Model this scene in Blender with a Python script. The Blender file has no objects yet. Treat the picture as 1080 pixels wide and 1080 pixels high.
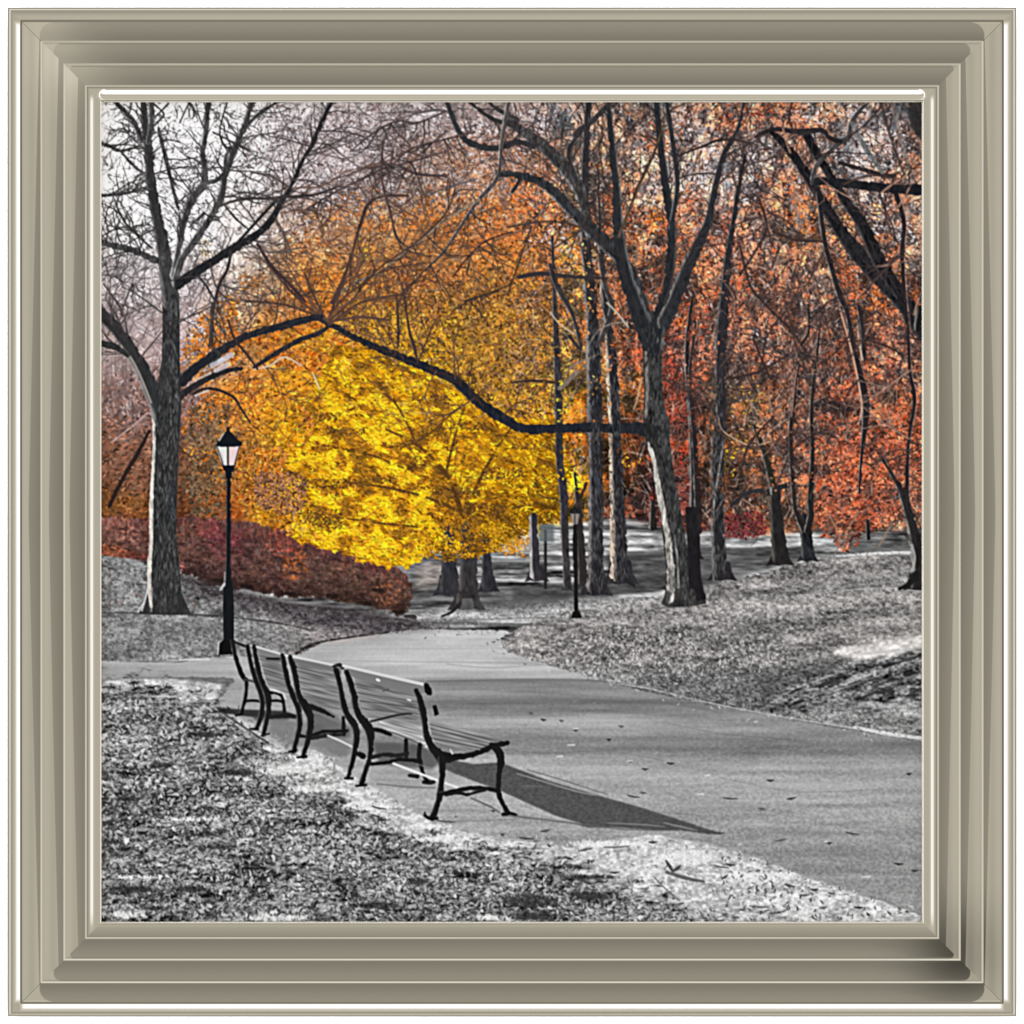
import bpy, math, random
import numpy as np

# ---------------------------------------------------------------- the printed picture
# The print is a flat sheet.  Its picture is drawn here, motif by motif, as colours at the
# vertices of the sheet; coordinates below are in "sheet units" (865 units across the print).
random.seed(7)
rng = np.random.default_rng(7)
X0, Y0, SPAN = 107.0, 108.0, 865.0
SC = 1.3
N = int(SPAN * SC)
img = np.zeros((N, N, 3), np.float32)
ids = np.zeros((N, N), np.int16)
gx = (np.arange(N) + .5) / SC + X0
gy = (np.arange(N) + .5) / SC + Y0
GX, GY = np.meshgrid(gx, gy)
GX = GX.astype(np.float32); GY = GY.astype(np.float32)

def C(*v):
    return np.array(v if len(v) == 3 else (v[0],) * 3, np.float32) / 255.

def vnoise(u, v, seed=0):
    """smooth value noise on arbitrary coordinates, 0..1"""
    ui = np.floor(u).astype(np.int64); vi = np.floor(v).astype(np.int64)
    fu = (u - ui).astype(np.float32); fv = (v - vi).astype(np.float32)
    fu = fu * fu * (3 - 2 * fu); fv = fv * fv * (3 - 2 * fv)
    r = np.random.default_rng(seed).random((256, 256)).astype(np.float32)
    a = r[vi & 255, ui & 255]; b = r[vi & 255, (ui + 1) & 255]
    c = r[(vi + 1) & 255, ui & 255]; d = r[(vi + 1) & 255, (ui + 1) & 255]
    return (a * (1 - fu) + b * fu) * (1 - fv) + (c * (1 - fu) + d * fu) * fv

def fbm(u, v, seed=0, oct=4, gain=.5):
    s = 0; a = 1; t = 0
    for i in range(oct):
        s = s + a * vnoise(u * 2 ** i + 17.3 * i, v * 2 ** i + 9.1 * i, seed + i); t += a; a *= gain
    return s / t

def blur(a, s):
    r = max(1, int(s * 3)); k = np.exp(-.5 * (np.arange(-r, r + 1) / s) ** 2); k = (k / k.sum()).astype(np.float32)
    for ax in (0, 1):
        p = np.pad(a, [(r, r) if i == ax else (0, 0) for i in range(a.ndim)], mode='edge')
        o = 0
        n = a.shape[ax]
        for i, w in enumerate(k):
            o = o + w * (p[i:i + n] if ax == 0 else p[:, i:i + n])
        a = o
    return a

def sm(a, lo, hi):
    t = np.clip((a - lo) / (hi - lo), 0, 1); return t * t * (3 - 2 * t)

BARK = (.6 * (.5 * vnoise(GX / 1.3, GY / 5.0, 50) + .3 * vnoise(GX / .9, GY / 2.0, 52) + .4 * vnoise(GX / 4, GY / 7, 51) - .6)).astype(np.float32)

EDGE = (vnoise(GX / 3.2, GY / 4.6, 60) + .6 * vnoise(GX / 1.7, GY / 2.1, 61) - .8).astype(np.float32)

def box(xa, xb, ya, yb, pad=2):
    i0 = max(0, int((xa - X0 - pad) * SC)); i1 = min(N, int((xb - X0 + pad) * SC) + 1)
    j0 = max(0, int((ya - Y0 - pad) * SC)); j1 = min(N, int((yb - Y0 + pad) * SC) + 1)
    return i0, i1, j0, j1

def blend(sl, col, al, idn=None, thr=.5):
    img[sl] = img[sl] * (1 - al[..., None]) + col * al[..., None]
    if idn is not None:
        m = ids[sl]; m[al > thr] = idn

def spline(P, step=3.0):
    P = [tuple(map(float, p)) for p in P]
    if len(P) < 3: return P
    out = []
    n = len(P)
    for i in range(n - 1):
        p0 = P[max(i - 1, 0)]; p1 = P[i]; p2 = P[i + 1]; p3 = P[min(i + 2, n - 1)]
        d = math.hypot(p2[0] - p1[0], p2[1] - p1[1]); k = max(1, int(d / step))
        for j in range(k):
            t = j / k
            out.append(tuple(.5 * (2 * b + (c - a) * t + (2 * a - 5 * b + 4 * c - d_) * t * t + (3 * b - a - 3 * c + d_) * t ** 3)
                             for a, b, c, d_ in zip(p0, p1, p2, p3)))
    out.append(P[-1])
    return out

def stroke(P, col, idn=None, alpha=1., rim=None, rimside=-1, rimw=.5, bark=0., soft=.55, smooth=True, thr=.5, dark=None, bands=0.):
    """tapered stroke; rim = colour of the sunlit side"""
    Q = spline(P) if smooth else P
    xs = [q[0] for q in Q]; ys = [q[1] for q in Q]; w = max(q[2] for q in Q) / 2 + 1.5
    i0, i1, j0, j1 = box(min(xs), max(xs), min(ys), max(ys), w)
    if i0 >= i1 or j0 >= j1: return
    best = np.full((j1 - j0, i1 - i0), 1e9, np.float32)   # signed distance to the edge
    side = np.zeros_like(best)
    for (xa, ya, wa), (xb, yb, wb) in zip(Q[:-1], Q[1:]):
        k0, k1, l0, l1 = box(min(xa, xb), max(xa, xb), min(ya, yb), max(ya, yb), max(wa, wb) / 2 + 1.5)
        if k0 >= k1 or l0 >= l1: continue
        X = GX[l0:l1, k0:k1]; Y = GY[l0:l1, k0:k1]
        dx, dy = xb - xa, yb - ya; L2 = dx * dx + dy * dy + 1e-6
        t = np.clip(((X - xa) * dx + (Y - ya) * dy) / L2, 0, 1)
        ex = X - xa - t * dx; ey = Y - ya - t * dy
        d = np.sqrt(ex * ex + ey * ey); hw = (wa + (wb - wa) * t) / 2
        sd = d - hw
        sl = (slice(l0 - j0, l1 - j0), slice(k0 - i0, k1 - i0))
        m = sd < best[sl]
        best[sl] = np.where(m, sd, best[sl])
        side[sl] = np.where(m, ex / np.maximum(hw, .3), side[sl])   # horizontal offset
    sl = (slice(j0, j1), slice(i0, i1))
    if w > 3.4: best = best + (EDGE[sl] * min(2.2, w * .22))
    al = np.clip(.5 - best / (2 * soft), 0, 1) * alpha
    c = np.broadcast_to(np.asarray(col, np.float32), al.shape + (3,)).copy()
    if bark: c *= (1 + bark * 2 * BARK[sl])[..., None]
    if rim is not None:
        s = side * -rimside      # <0 : lit side
        f = sm(-s, 1 - rimw - .25, 1 - rimw + .25)
        f = f * np.clip(.30 + 1.15 * np.clip(BARK[sl] + .5, 0, 1) * (.6 + .8 * vnoise(GX[sl] / 5, GY[sl] / 9, 88)), 0, 1)
        c = c * (1 - np.clip(f, 0, 1)[..., None]) + np.asarray(rim, np.float32) * np.clip(f, 0, 1)[..., None]
    if bands:
        b = vnoise(GX[sl] / 14, GY[sl] / 9, 77)
        c *= (1 + bands * (b - .5))[..., None]
    blend(sl, c, al, idn, thr)

def polymask(P, soft=0.):
    xs = [p[0] for p in P]; ys = [p[1] for p in P]
    i0, i1, j0, j1 = box(min(xs), max(xs), min(ys), max(ys), 2 + 8 * soft)
    if i0 >= i1 or j0 >= j1: return None, None
    acc = np.zeros((j1 - j0, i1 - i0), np.float32)
    for ox in (-.33, 0, .33):
        for oy in (-.33, 0, .33):
            X = GX[j0:j1, i0:i1] + ox / SC; Y = GY[j0:j1, i0:i1] + oy / SC
            ins = np.zeros(X.shape, bool)
            for k in range(len(P)):
                xa, ya = P[k][:2]; xb, yb = P[(k + 1) % len(P)][:2]
                if ya == yb: continue
                c = ((ya > Y) != (yb > Y)) & (X < (xb - xa) * (Y - ya) / (yb - ya) + xa)
                ins ^= c
            acc += ins
    acc /= 9
    if soft: acc = blur(acc, soft * SC)
    return (slice(j0, j1), slice(i0, i1)), acc

def poly(P, col, idn=None, alpha=1., soft=0., tex=None, smooth=False):
    if smooth: P = [(a, b) for a, b, _ in spline([(p[0], p[1], 0) for p in P] + [(P[0][0], P[0][1], 0)], 6)]
    sl, al = polymask(P, soft)
    if sl is None: return
    c = np.broadcast_to(np.asarray(col, np.float32), al.shape + (3,))
    if tex is not None: c = c * (1 + tex[sl])[..., None]
    blend(sl, c, al * alpha, idn)

# --- dabs: small brush marks (leaves, litter) ---
def make_kernels(n, L, W, curve, ang, seed, spread):
    r = random.Random(seed); K = []
    for _ in range(n):
        a = ang + r.uniform(-spread, spread); l = L * r.uniform(.6, 1.4) * SC; w = W * r.uniform(.7, 1.3) * SC
        R = int(l / 2 + w + 2); y, x = np.mgrid[-R:R + 1, -R:R + 1].astype(np.float32)
        ca, sa = math.cos(a), math.sin(a)
        u = x * ca + y * sa; v = -x * sa + y * ca
        v = v - r.uniform(-curve, curve) * (u * u) / l
        q = np.clip(1 - (2 * u / l) ** 2, 0, 1)
        K.append(np.clip((w * .5 * np.sqrt(q) + .35) - np.abs(v), 0, 1) * (q > 0))
    return [k.astype(np.float32) for k in K]

def stamp(xs, ys, cols, K, al=1., idn=None):
    n = len(xs); ki = rng.integers(0, len(K), n)
    ii = ((np.asarray(xs) - X0) * SC).astype(int); jj = ((np.asarray(ys) - Y0) * SC).astype(int)
    al = np.broadcast_to(al, n)
    for i, j, c, k, a in zip(ii, jj, cols, ki, al):
        m = K[k]; R = m.shape[0] // 2
        a0, a1, b0, b1 = i - R, i + R + 1, j - R, j + R + 1
        if a0 >= N or b0 >= N or a1 <= 0 or b1 <= 0: continue
        m = m[max(0, -b0):m.shape[0] - max(0, b1 - N), max(0, -a0):m.shape[1] - max(0, a1 - N)]
        sl = (slice(max(0, b0), min(N, b1)), slice(max(0, a0), min(N, a1)))
        mm = (m * a)[..., None]
        img[sl] = img[sl] * (1 - mm) + c * mm
        if idn is not None:
            t = ids[sl]; t[(m * a) > .5] = idn

def scatter(n, xa, xb, ya, yb, dens):
    """random points kept with probability dens(x, y) in 0..1"""
    x = rng.uniform(xa, xb, n); y = rng.uniform(ya, yb, n)
    i = np.clip(((x - X0) * SC).astype(int), 0, N - 1); j = np.clip(((y - Y0) * SC).astype(int), 0, N - 1)
    k = rng.random(n) < dens[j, i]
    return x[k], y[k], j[k], i[k]

# ids of the motifs
ID = {}
def new(key, name, label):
    ID[key] = (len(ID) + 1, name, label); return len(ID)

i_sky = new('sky', 'foliage_backdrop', 'thicket of far trees, grey twigs on white sky and rust red and brown leaves')
i_farlawn = new('farlawn', 'far_lawn', 'shaded grey lawn receding between the trunks behind the lamp posts')
i_litter = new('bank', 'leaf_covered_bank', 'sunny bank of pale fallen leaves rising to the right of the path')
i_leftbank = new('leftbank', 'shaded_bank', 'grey leaf strewn ground around the foot of the big left tree')
i_path = new('path', 'path', 'grey asphalt path curving past the benches')
i_grass = new('grass', 'lawn', 'dark rough grass with fallen leaves in the left foreground')
i_verge = new('verge', 'sandy_verge', 'pale sandy strip between the foreground grass and the path')
i_yellow = new('yellow', 'yellow_tree', 'bright yellow tree crown glowing behind the lamp post')
i_orange = new('orange', 'orange_tree', 'orange tree crown behind the left tree, left of the yellow crown')
i_hedge = new('hedge', 'red_shrub', 'low maroon and rust shrubs at the foot of the yellow tree')
i_redbush = new('redbush', 'red_leaved_tree', 'red orange leaves hanging low at the right edge')
i_rock = new('rock', 'rock_outcrop', 'dark rock outcrop with a white top at the right edge of the bank')
# ---------------------------------------------------------------- mean colour of the wooded part
colx = [118, 190, 255, 320, 385, 450, 515, 580, 645, 710, 775, 840, 905, 958]
rows = {
 120: [(238,236,236),(238,238,238),(236,234,236),(214,208,211),(186,174,174),(172,158,158),(165,145,140),(190,175,172),(175,145,130),(190,160,150),(170,112,95),(160,110,92),(180,155,147),(140,125,122)],
 185: [(242,240,238),(240,240,242),(236,232,232),(204,192,194),(182,164,160),(176,146,130),(186,128,92),(180,124,92),(165,120,100),(200,155,140),(190,160,152),(170,112,92),(165,140,132),(150,110,96)],
 245: [(234,228,228),(236,230,230),(220,200,188),(196,150,116),(192,138,92),(190,128,72),(206,122,62),(196,120,70),(160,105,75),(190,105,75),(184,120,103),(175,108,80),(160,95,68),(160,125,112)],
 305: [(196,182,182),(208,194,194),(205,168,140),(204,128,58),(190,124,52),(164,108,58),(170,116,50),(170,112,52),(140,88,60),(160,84,54),(156,88,64),(140,96,80),(156,86,58),(146,85,62)],
 365: [(172,154,152),(184,160,156),(204,142,88),(196,128,44),(204,150,38),(196,146,36),(170,124,46),(168,122,52),(126,78,58),(132,64,54),(134,88,74),(128,92,82),(146,82,62),(128,88,78)],
 425: [(142,112,104),(132,96,86),(204,130,52),(212,140,34),(238,182,26),(240,184,22),(206,150,34),(200,142,36),(124,76,40),(106,48,40),(114,78,56),(104,74,64),(150,78,60),(134,78,58)],
 485: [(126,86,68),(112,78,58),(140,94,50),(234,170,22),(242,192,16),(236,180,14),(212,148,20),(196,136,22),(104,62,36),(92,48,38),(100,68,42),(104,74,62),(182,84,60),(164,82,56)],
 540: [(120,76,40),(100,62,40),(170,92,34),(228,168,30),(246,190,16),(236,172,12),(190,136,18),(196,136,28),(76,50,42),(84,46,46),(96,60,46),(116,76,56),(182,80,50),(104,84,74)],
 600: [(130,76,68),(96,48,46),(96,42,40),(124,50,40),(200,140,24),(150,100,40),(150,100,30),(120,90,50),(76,60,56),(80,60,56),(90,70,60),(100,80,66),(150,90,66),(100,84,76)],
}
ry = sorted(rows)
grid = np.array([[c for c in rows[y]] for y in ry], np.float32) / 255.
def sampleGrid(X, Y):
    fx = np.interp(X, colx, np.arange(len(colx))); fy = np.interp(Y, ry, np.arange(len(ry)))
    a = np.clip(np.floor(fx).astype(int), 0, len(colx) - 2); b = np.clip(np.floor(fy).astype(int), 0, len(ry) - 2)
    tx = (fx - a)[..., None]; ty = (fy - b)[..., None]
    tx = tx * tx * (3 - 2 * tx); ty = ty * ty * (3 - 2 * ty)
    return ((grid[b, a] * (1 - tx) + grid[b, a + 1] * tx) * (1 - ty) + (grid[b + 1, a] * (1 - tx) + grid[b + 1, a + 1] * tx) * ty).astype(np.float32)

wx = (fbm(GX / 30, GY / 30, 5) - .5) * 60; wy = (fbm(GX / 30, GY / 30, 9) - .5) * 60
MEAN = sampleGrid(GX + wx, GY + wy)
_d = (.04 * sm(GX, 600, 680))[..., None]
MEAN = MEAN * (1 - _d) + (MEAN.mean(2, keepdims=True) * np.array([1.05, .98, .97], np.float32)) * _d
# the white sky is never tinted on the far left
_vs = fbm(GX / 6, GY / 34, 301, 3) - .5; _vl = fbm(GX / 38, GY / 30, 303, 2) - .5
_cl = sm(fbm(GX / 13, GY / 11, 305, 4, .6), .36, .62) - .5
_wr = sm(GX, 540, 600)[..., None]
MEAN = MEAN * (1 - _wr + _wr * (1 + _cl[..., None] * np.array([.80, .52, .36], np.float32)))
MEAN = np.clip(MEAN * (1 + sm(GX, 540, 600) * (.9 * _vs + .7 * _vl) + .25 * _vs)[..., None], .03, 1).astype(np.float32)
img[:] = MEAN
ids[:] = i_sky
LUM = MEAN.mean(2)
SAT = (MEAN.max(2) - MEAN.min(2)) / (MEAN.max(2) + 1e-3)
upper = (GY < 612)

# broad blotches
bl = fbm(GX / 16, GY / 13, 21, 4)
img *= (1 + .55 * (bl - .5))[..., None]

# patches of sky seen through the wood
skyp = sm(fbm(GX / 22, GY / 22, 33, 4), .52, .66) * sm(330 - GY + 60 * (LUM - .5), -40, 90) * sm(GY, 60, 61)
skyp *= np.where(GX > 560, .75, .55)
img[:] = img * (1 - skyp[..., None] * .6) + C(232, 226, 230) * (skyp[..., None] * .6)

def twigline(x, y, a, L, w, col, al=1., wob=.35, idn=None, taper=.3):
    P = []; s = max(3, L / 6)
    n = max(2, int(L / s))
    for k in range(n + 1):
        P.append((x, y, w * (1 - (1 - taper) * k / n)))
        a += random.gauss(0, wob); x += math.cos(a) * s; y += math.sin(a) * s
    stroke(P, col, idn, al, soft=.6, smooth=False)
    return x, y, a

# --- haze of distant twigs, upper left and centre
def haze(n, xa, xb, ya, yb, cols, L=(12, 40), w=(.7, 1.5), ang=None, al=(.35, .8)):
    for _ in range(n):
        x = random.uniform(xa, xb); y = random.uniform(ya, yb)
        a = random.uniform(0, 2 * math.pi) if ang is None else random.choice(ang) + random.gauss(0, .35)
        c = random.choice(cols)
        twigline(x, y, a, random.uniform(*L), random.uniform(*w), c, random.uniform(*al), .17)
GREY = [C(120,108,112), C(140,124,126), C(96,84,88), C(108,98,104), C(150,130,128)]
PALE = [C(236,228,230), C(222,214,216), C(245,240,240)]
MAUV = [C(110,84,82), C(90,66,64), C(128,98,92), C(84,70,72)]
# leaf sized speckle everywhere in the wood: dark and light companions of the mean colour
KS = make_kernels(60, 3.6, 1.9, .9, 0, 1, 3.2)
KM = make_kernels(60, 5.5, 2.4, .9, -.35, 2, .8)
KB = make_kernels(40, 7.0, 3.2, .8, -.3, 3, 1.)
def speckle(n, dens, amp, K, xa=107, xb=972, ya=108, yb=612, hue=.10, al=.85, idn=None, base=None):
    x, y, j, i = scatter(n, xa, xb, ya, yb, dens)
    b = (base if base is not None else MEAN)[j, i]
    l = np.clip(rng.normal(0, amp, len(x)), -.55, .6)[:, None]
    c = b * (1 + l) + (rng.normal(0, hue * .42, (len(x), 1)) * np.array([.3, -.5, -.8]) + rng.normal(0, hue * .2, (len(x), 1))) * (.3 + b.max(1, keepdims=True))
    stamp(x, y, np.clip(c, .02, 1).astype(np.float32), K, al, idn)

ones = np.ones((N, N), np.float32)
leafy = sm(SAT, .12, .4)
speckle(26000, (leafy * .9 + .1) * upper, .26, KB, hue=.06, al=.6)
speckle(30000, (leafy * .95 + .05) * upper, .36, KM, hue=.12, al=.8)
speckle(9000, (1 - leafy) * upper, .16, KB, hue=.03, al=.5)

haze(1500, 107, 400, 108, 260, GREY, al=(.3, .65), w=(.6, 1.1), L=(8, 28))
haze(700, 400, 560, 108, 220, GREY, al=(.3, .7), w=(.6, 1.2), L=(8, 28))
haze(500, 107, 300, 250, 330, GREY, al=(.3, .7), w=(.6, 1.2), L=(8, 28))
haze(900, 250, 590, 108, 230, MAUV, al=(.35, .85), w=(.7, 1.4))
haze(600, 300, 590, 220, 330, [C(110,76,56), C(92,60,48), C(128,90,66)], al=(.35, .85), w=(.7, 1.3))
haze(500, 107, 240, 108, 330, [C(84,80,84), C(110,104,106)], al=(.5, .9), w=(.8, 1.4), L=(8, 24))
haze(600, 300, 580, 108, 230, [C(214,202,202), C(228,220,220), C(196,176,168)], al=(.4, .85), w=(.7, 1.4), L=(6, 18))
haze(500, 107, 230, 290, 440, [C(228,218,218), C(206,188,186)], al=(.4, .9), w=(.9, 2.), L=(4, 12), ang=[-1.2, -1.9])
haze(600, 107, 230, 270, 470, MAUV + GREY, ang=[-1.2, -1.9, -.6], al=(.3, .7))
haze(2100, 540, 972, 108, 420, MAUV + [C(70,50,46), C(50,40,42), C(40,34,38)], ang=[-1.2, -1.7, -.7, -2.3], al=(.45, .95), w=(.8, 1.7))
haze(1300, 680, 972, 300, 580, MAUV + [C(60,44,42), C(44,36,36)], ang=[-1.2, -1.8, -.4, -2.7], al=(.45, .9), w=(.8, 1.7))
haze(1300, 540, 972, 108, 560, [C(196,170,160), C(214,188,178), C(176,140,128), C(226,206,198)], ang=[-1.2, -1.8, -.7, -2.3], al=(.4, .9), w=(.7, 1.4), L=(8, 28))
haze(500, 600, 972, 330, 560, [C(150,124,118), C(128,104,96)], ang=[-1.2, -1.8, -.7, -2.3], al=(.4, .9), w=(.8, 1.6), L=(8, 24))
haze(420, 107, 330, 108, 260, PALE, al=(.4, .9), L=(5, 14), w=(1, 2.4))
haze(300, 330, 520, 108, 240, PALE, al=(.3, .8), L=(4, 10), w=(1, 2.2))
haze(300, 560, 972, 108, 330, [C(226,208,216), C(214,200,206), C(232,224,230)], al=(.4, .85), L=(3, 9), w=(1, 2.6))

# bright leaf sprays over the twigs on the right
for cx, cy, rx, ry_ in [(130,130,40,40),(130,185,30,20),(190,150,14,40),(200,120,40,20),(245,130,30,30),(255,190,20,20),(145,228,40,30),(215,262,20,14),(205,345,14,30),(135,310,24,20),
                       (440,120,30,14),(500,140,30,12),(375,150,30,40),(340,200,30,30),(565,125,24,14),(560,150,20,16),(590,250,16,14),(598,265,12,12),(720,130,16,22),(745,170,16,30),(735,200,14,20),(690,200,10,10),
                       (790,190,14,30),(800,170,20,20),(780,200,10,24),(850,120,18,14),(870,160,14,12),(900,170,20,16),(905,115,20,14),(940,160,20,30),(930,230,20,20),(920,215,20,14),(955,250,14,20),(800,355,14,10),(812,385,8,8),(835,195,12,10)]:
    x, y, j, i = scatter(int(rx * ry_ * .42), cx - rx, cx + rx, cy - ry_, cy + ry_, np.clip(1.1 - ((GX - cx) / rx) ** 2 - ((GY - cy) / ry_) ** 2, 0, 1) * (.3 + .7 * (fbm(GX / 7, GY / 7, 190, 2) > .5)))
    t = rng.uniform(.80, 1., (len(x), 1)); stamp(x, y, (t * np.array([1., .97, .99])).astype(np.float32), KS, .75)
haze(420, 107, 540, 108, 260, [C(100,90,94), C(80,74,78)], al=(.5, .9), w=(.7, 1.3), L=(8, 26))
haze(500, 560, 972, 108, 420, [C(70,50,48), C(44,36,38)], al=(.5, .95), w=(.8, 1.5), L=(8, 30), ang=[-1.2, -1.7, -.7, -2.3])
redm = sm(SAT, .3, .5) * (GX > 540) * upper
bright = np.clip(MEAN * np.array([1.22, 1.02, .90], np.float32), 0, 1)
clus = sm(fbm(GX / 11, GY / 10, 61, 3), .48, .66)
speckle(12000, redm * clus, .34, KS, hue=.10, base=bright, xa=540, al=.7)
speckle(9000, sm(SAT, .12, .35) * (GX < 560) * upper, .36, KS, hue=.14)

# pale and dark glints through the right hand wood
_c1 = (fbm(GX / 6, GY / 8, 311, 2) > .53); _c2 = (fbm(GX / 6, GY / 9, 313, 2) > .52)
for cols_, m_, n_, a_ in (([C(226,196,184), C(206,176,168), C(238,222,222), C(196,150,130)], _c1 * sm(GX, 540, 590) * (.2 + .8 * sm(300 - GY, -60, 120)), 5200, .7),
                      ([C(44,34,36), C(62,42,40), C(34,32,36)], _c2 * sm(GX, 540, 590), 9000, .7),
                      ([C(210,196,198), C(232,224,226)], _c1 * (1 - sm(GX, 500, 560)) * sm(230 - GY, 0, 60), 4500, .75),
                      ([C(96,82,86), C(70,62,66)], _c2 * (1 - sm(GX, 500, 560)) * sm(GX, 220, 320) * sm(230 - GY, 0, 60), 3500, .6)):
    x, y, j, i = scatter(n_ * 2, 107, 972, 108, 575, m_ * 1.)
    cc0 = np.array(cols_)[rng.integers(0, len(cols_), len(x))] * rng.uniform(.85, 1.12, (len(x), 1))
    stamp(x, y, np.clip(cc0, 0, 1).astype(np.float32), KS, a_)
_k5 = make_kernels(40, 5.2, 2.8, .9, -.3, 31, 1.4)
speckle(1800, redm * sm(_cl, 0, .3), .22, _k5, hue=.10, base=np.clip(MEAN * np.array([1.15, 1.0, .9], np.float32) + .03, 0, 1), xa=540, al=.75)
speckle(6000, redm * sm(_cl, -.1, .3), .32, KS, hue=.12, base=np.clip(MEAN * np.array([1.14, 1.0, .92], np.float32) + .04, 0, 1), xa=540, al=.75)
haze(800, 560, 972, 108, 560, [C(60,44,44), C(46,36,40), C(78,56,52)], ang=[-1.2, -1.7, -.7, -2.3], al=(.4, .85), w=(.6, 1.2), L=(8, 30))
haze(800, 560, 972, 108, 560, [C(186,156,142), C(206,180,170), C(150,118,106)], ang=[-1.2, -1.8, -.7, -2.3], al=(.35, .8), w=(.6, 1.1), L=(8, 26))
m = sm(1 - np.sqrt(((GX - 450) / 160) ** 2 + ((GY - 262) / 70) ** 2), -.1, .5) * sm(fbm(GX / 14, GY / 11, 341, 3), .42, .58)
speckle(9000, m, .28, KS, 300, 610, 185, 340, hue=.14, base=np.broadcast_to(C(204,122,62), (N, N, 3)), al=.75)
# ---- orange crown and its haze (left of the yellow crown)
om = (sm(fbm(GX / 24, GY / 20, 71, 4), .42, .58)
      * sm(1 - np.sqrt(((GX - 290) / 105) ** 2 + ((GY - 415) / 130) ** 2), -.05, .3))
oj = .8 + .5 * fbm(GX / 9, GY / 6, 72, 3)
obase = (C(192,114,44) * oj[..., None]).astype(np.float32)
obase = obase * (1 - sm(GY, 430, 520)[..., None] * .35) + C(176,118,44) * sm(GY, 430, 520)[..., None] * .35
speckle(11000, om, .26, KM, 180, 400, 270, 560, hue=.12, base=obase, idn=i_orange)
speckle(5000, om * (1 - clus), .34, KS, 180, 400, 270, 560, hue=.10, base=np.broadcast_to(C(140,84,50), (N, N, 3)), al=.7)
speckle(9000, om * clus, .34, KS, 180, 400, 270, 560, hue=.16, base=obase * np.array([1.12, 1.0, .8], np.float32), idn=i_orange)
for (cx, cy, r, col) in [(352, 285, 20, C(226,124,50)), (320, 345, 26, C(216,120,40)), (268, 420, 26, C(220,140,40)), (215, 265, 12, C(206,160,80)),
                         (296, 330, 22, C(214,120,60)), (382, 265, 14, C(220,170,50)), (560, 215, 26, C(226,112,52)), (545, 195, 18, C(212,120,64)),
                         (700, 150, 22, C(214,110,74)), (600, 275, 18, C(232,120,44)), (650, 230, 30, C(170,90,60)), (690, 232, 14, C(226,118,44)),
                         (845, 240, 24, C(222,118,60)), (915, 320, 26, C(216,110,54)), (790, 120, 30, C(176,84,62)), (725, 480, 14, C(200,64,40)),
                         (840, 480, 12, C(220,84,54)), (880, 485, 26, C(228,98,66)), (905, 470, 26, C(230,110,60)), (770, 480, 18, C(160,130,40)),
                         (790, 425, 22, C(170,120,60)), (958, 450, 16, C(214,92,60)), (730, 340, 20, C(150,60,46)), (955, 300, 16, C(206,110,50)),
                         (660, 480, 14, C(196,130,46)), (665, 400, 16, C(160,110,60))]:
    m = np.clip(1.3 - np.sqrt((GX - cx) ** 2 + (GY - cy) ** 2) / r, 0, 1) * .6 * (.25 + .75 * clus)
    b = np.broadcast_to(col, (N, N, 3))
    speckle(int(r * r * 1.5), m, .30, KS, cx - r * 1.4, cx + r * 1.4, cy - r * 1.4, cy + r * 1.4, hue=.12, base=b)

# ---------------------------------------------------------------- ground
HZ = 530.
depth = np.clip(GY - HZ, 6, None)
# neutral grey earth under everything
_g = (.46 + .3 * (fbm(GX / 4, GY / 3, 80, 3) - .5))
_m = sm(GY, 606, 612)[..., None]
img[:] = img * (1 - _m) + np.repeat(_g[..., None], 3, 2) * _m
# distant lawn
P_far = [(107,596),(150,590),(240,600),(430,596),(436,586),(470,580),(520,570),(560,556),(600,552),(660,548),(720,560),(800,566),(860,560),(972,560),(972,700),(400,700),(107,700)]
ns = fbm(GX / 9, GY / 2.6, 81, 4) - .5
nl = fbm(GX / 60, GY / 4.0, 85, 3) - .5
base_far = np.clip(.53 + 1.1 * nl * 1.2 + .5 * ns, .08, .92)
sl, al = polymask(P_far, 2.2)
blend(sl, (np.repeat(base_far[..., None], 3, 2))[sl].astype(np.float32), al, i_farlawn)
# tree shadow bands across the distant lawn
for P, g, a in [([(430,612),(520,618),(640,612),(700,610),(700,622),(640,630),(540,636),(430,640)], 78, .62),
             ([(430,588),(470,590),(560,590),(700,584),(700,594),(560,598),(430,600)], 88, .7),
             ([(640,583),(760,578),(860,576),(850,590),(790,606),(760,616),(700,618),(640,612)], 74, .75),
             ([(540,620),(700,606),(760,604),(760,612),(700,620),(620,634),(540,640)], 70, .7),
             ([(880,572),(972,570),(972,584),(900,584)], 84, .8), ([(430,600),(480,606),(480,630),(434,636)], 84, .5)]:
    poly(P, C(g), None, a, 1.6, tex=ns * .8)
poly([(500,560),(560,556),(600,566),(600,582),(500,584)], C(196), None, .6, 2, tex=ns * .6)
poly([(436,594),(466,592),(466,618),(440,622)], C(150,140,134), None, .7, 2, tex=ns)
stroke([(436,590,2),(520,584,2.5),(600,588,3),(700,586,3)], C(70), None, .7)
stroke([(436,586,1.5),(600,583,1.5)], C(190), None, .6)
poly([(660,566),(760,560),(760,572),(660,578)], C(178), None, .7, 1.5, tex=ns)
poly([(765,567),(850,566),(900,574),(850,574),(765,578)], C(176), None, .7, 1.5, tex=ns)

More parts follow.
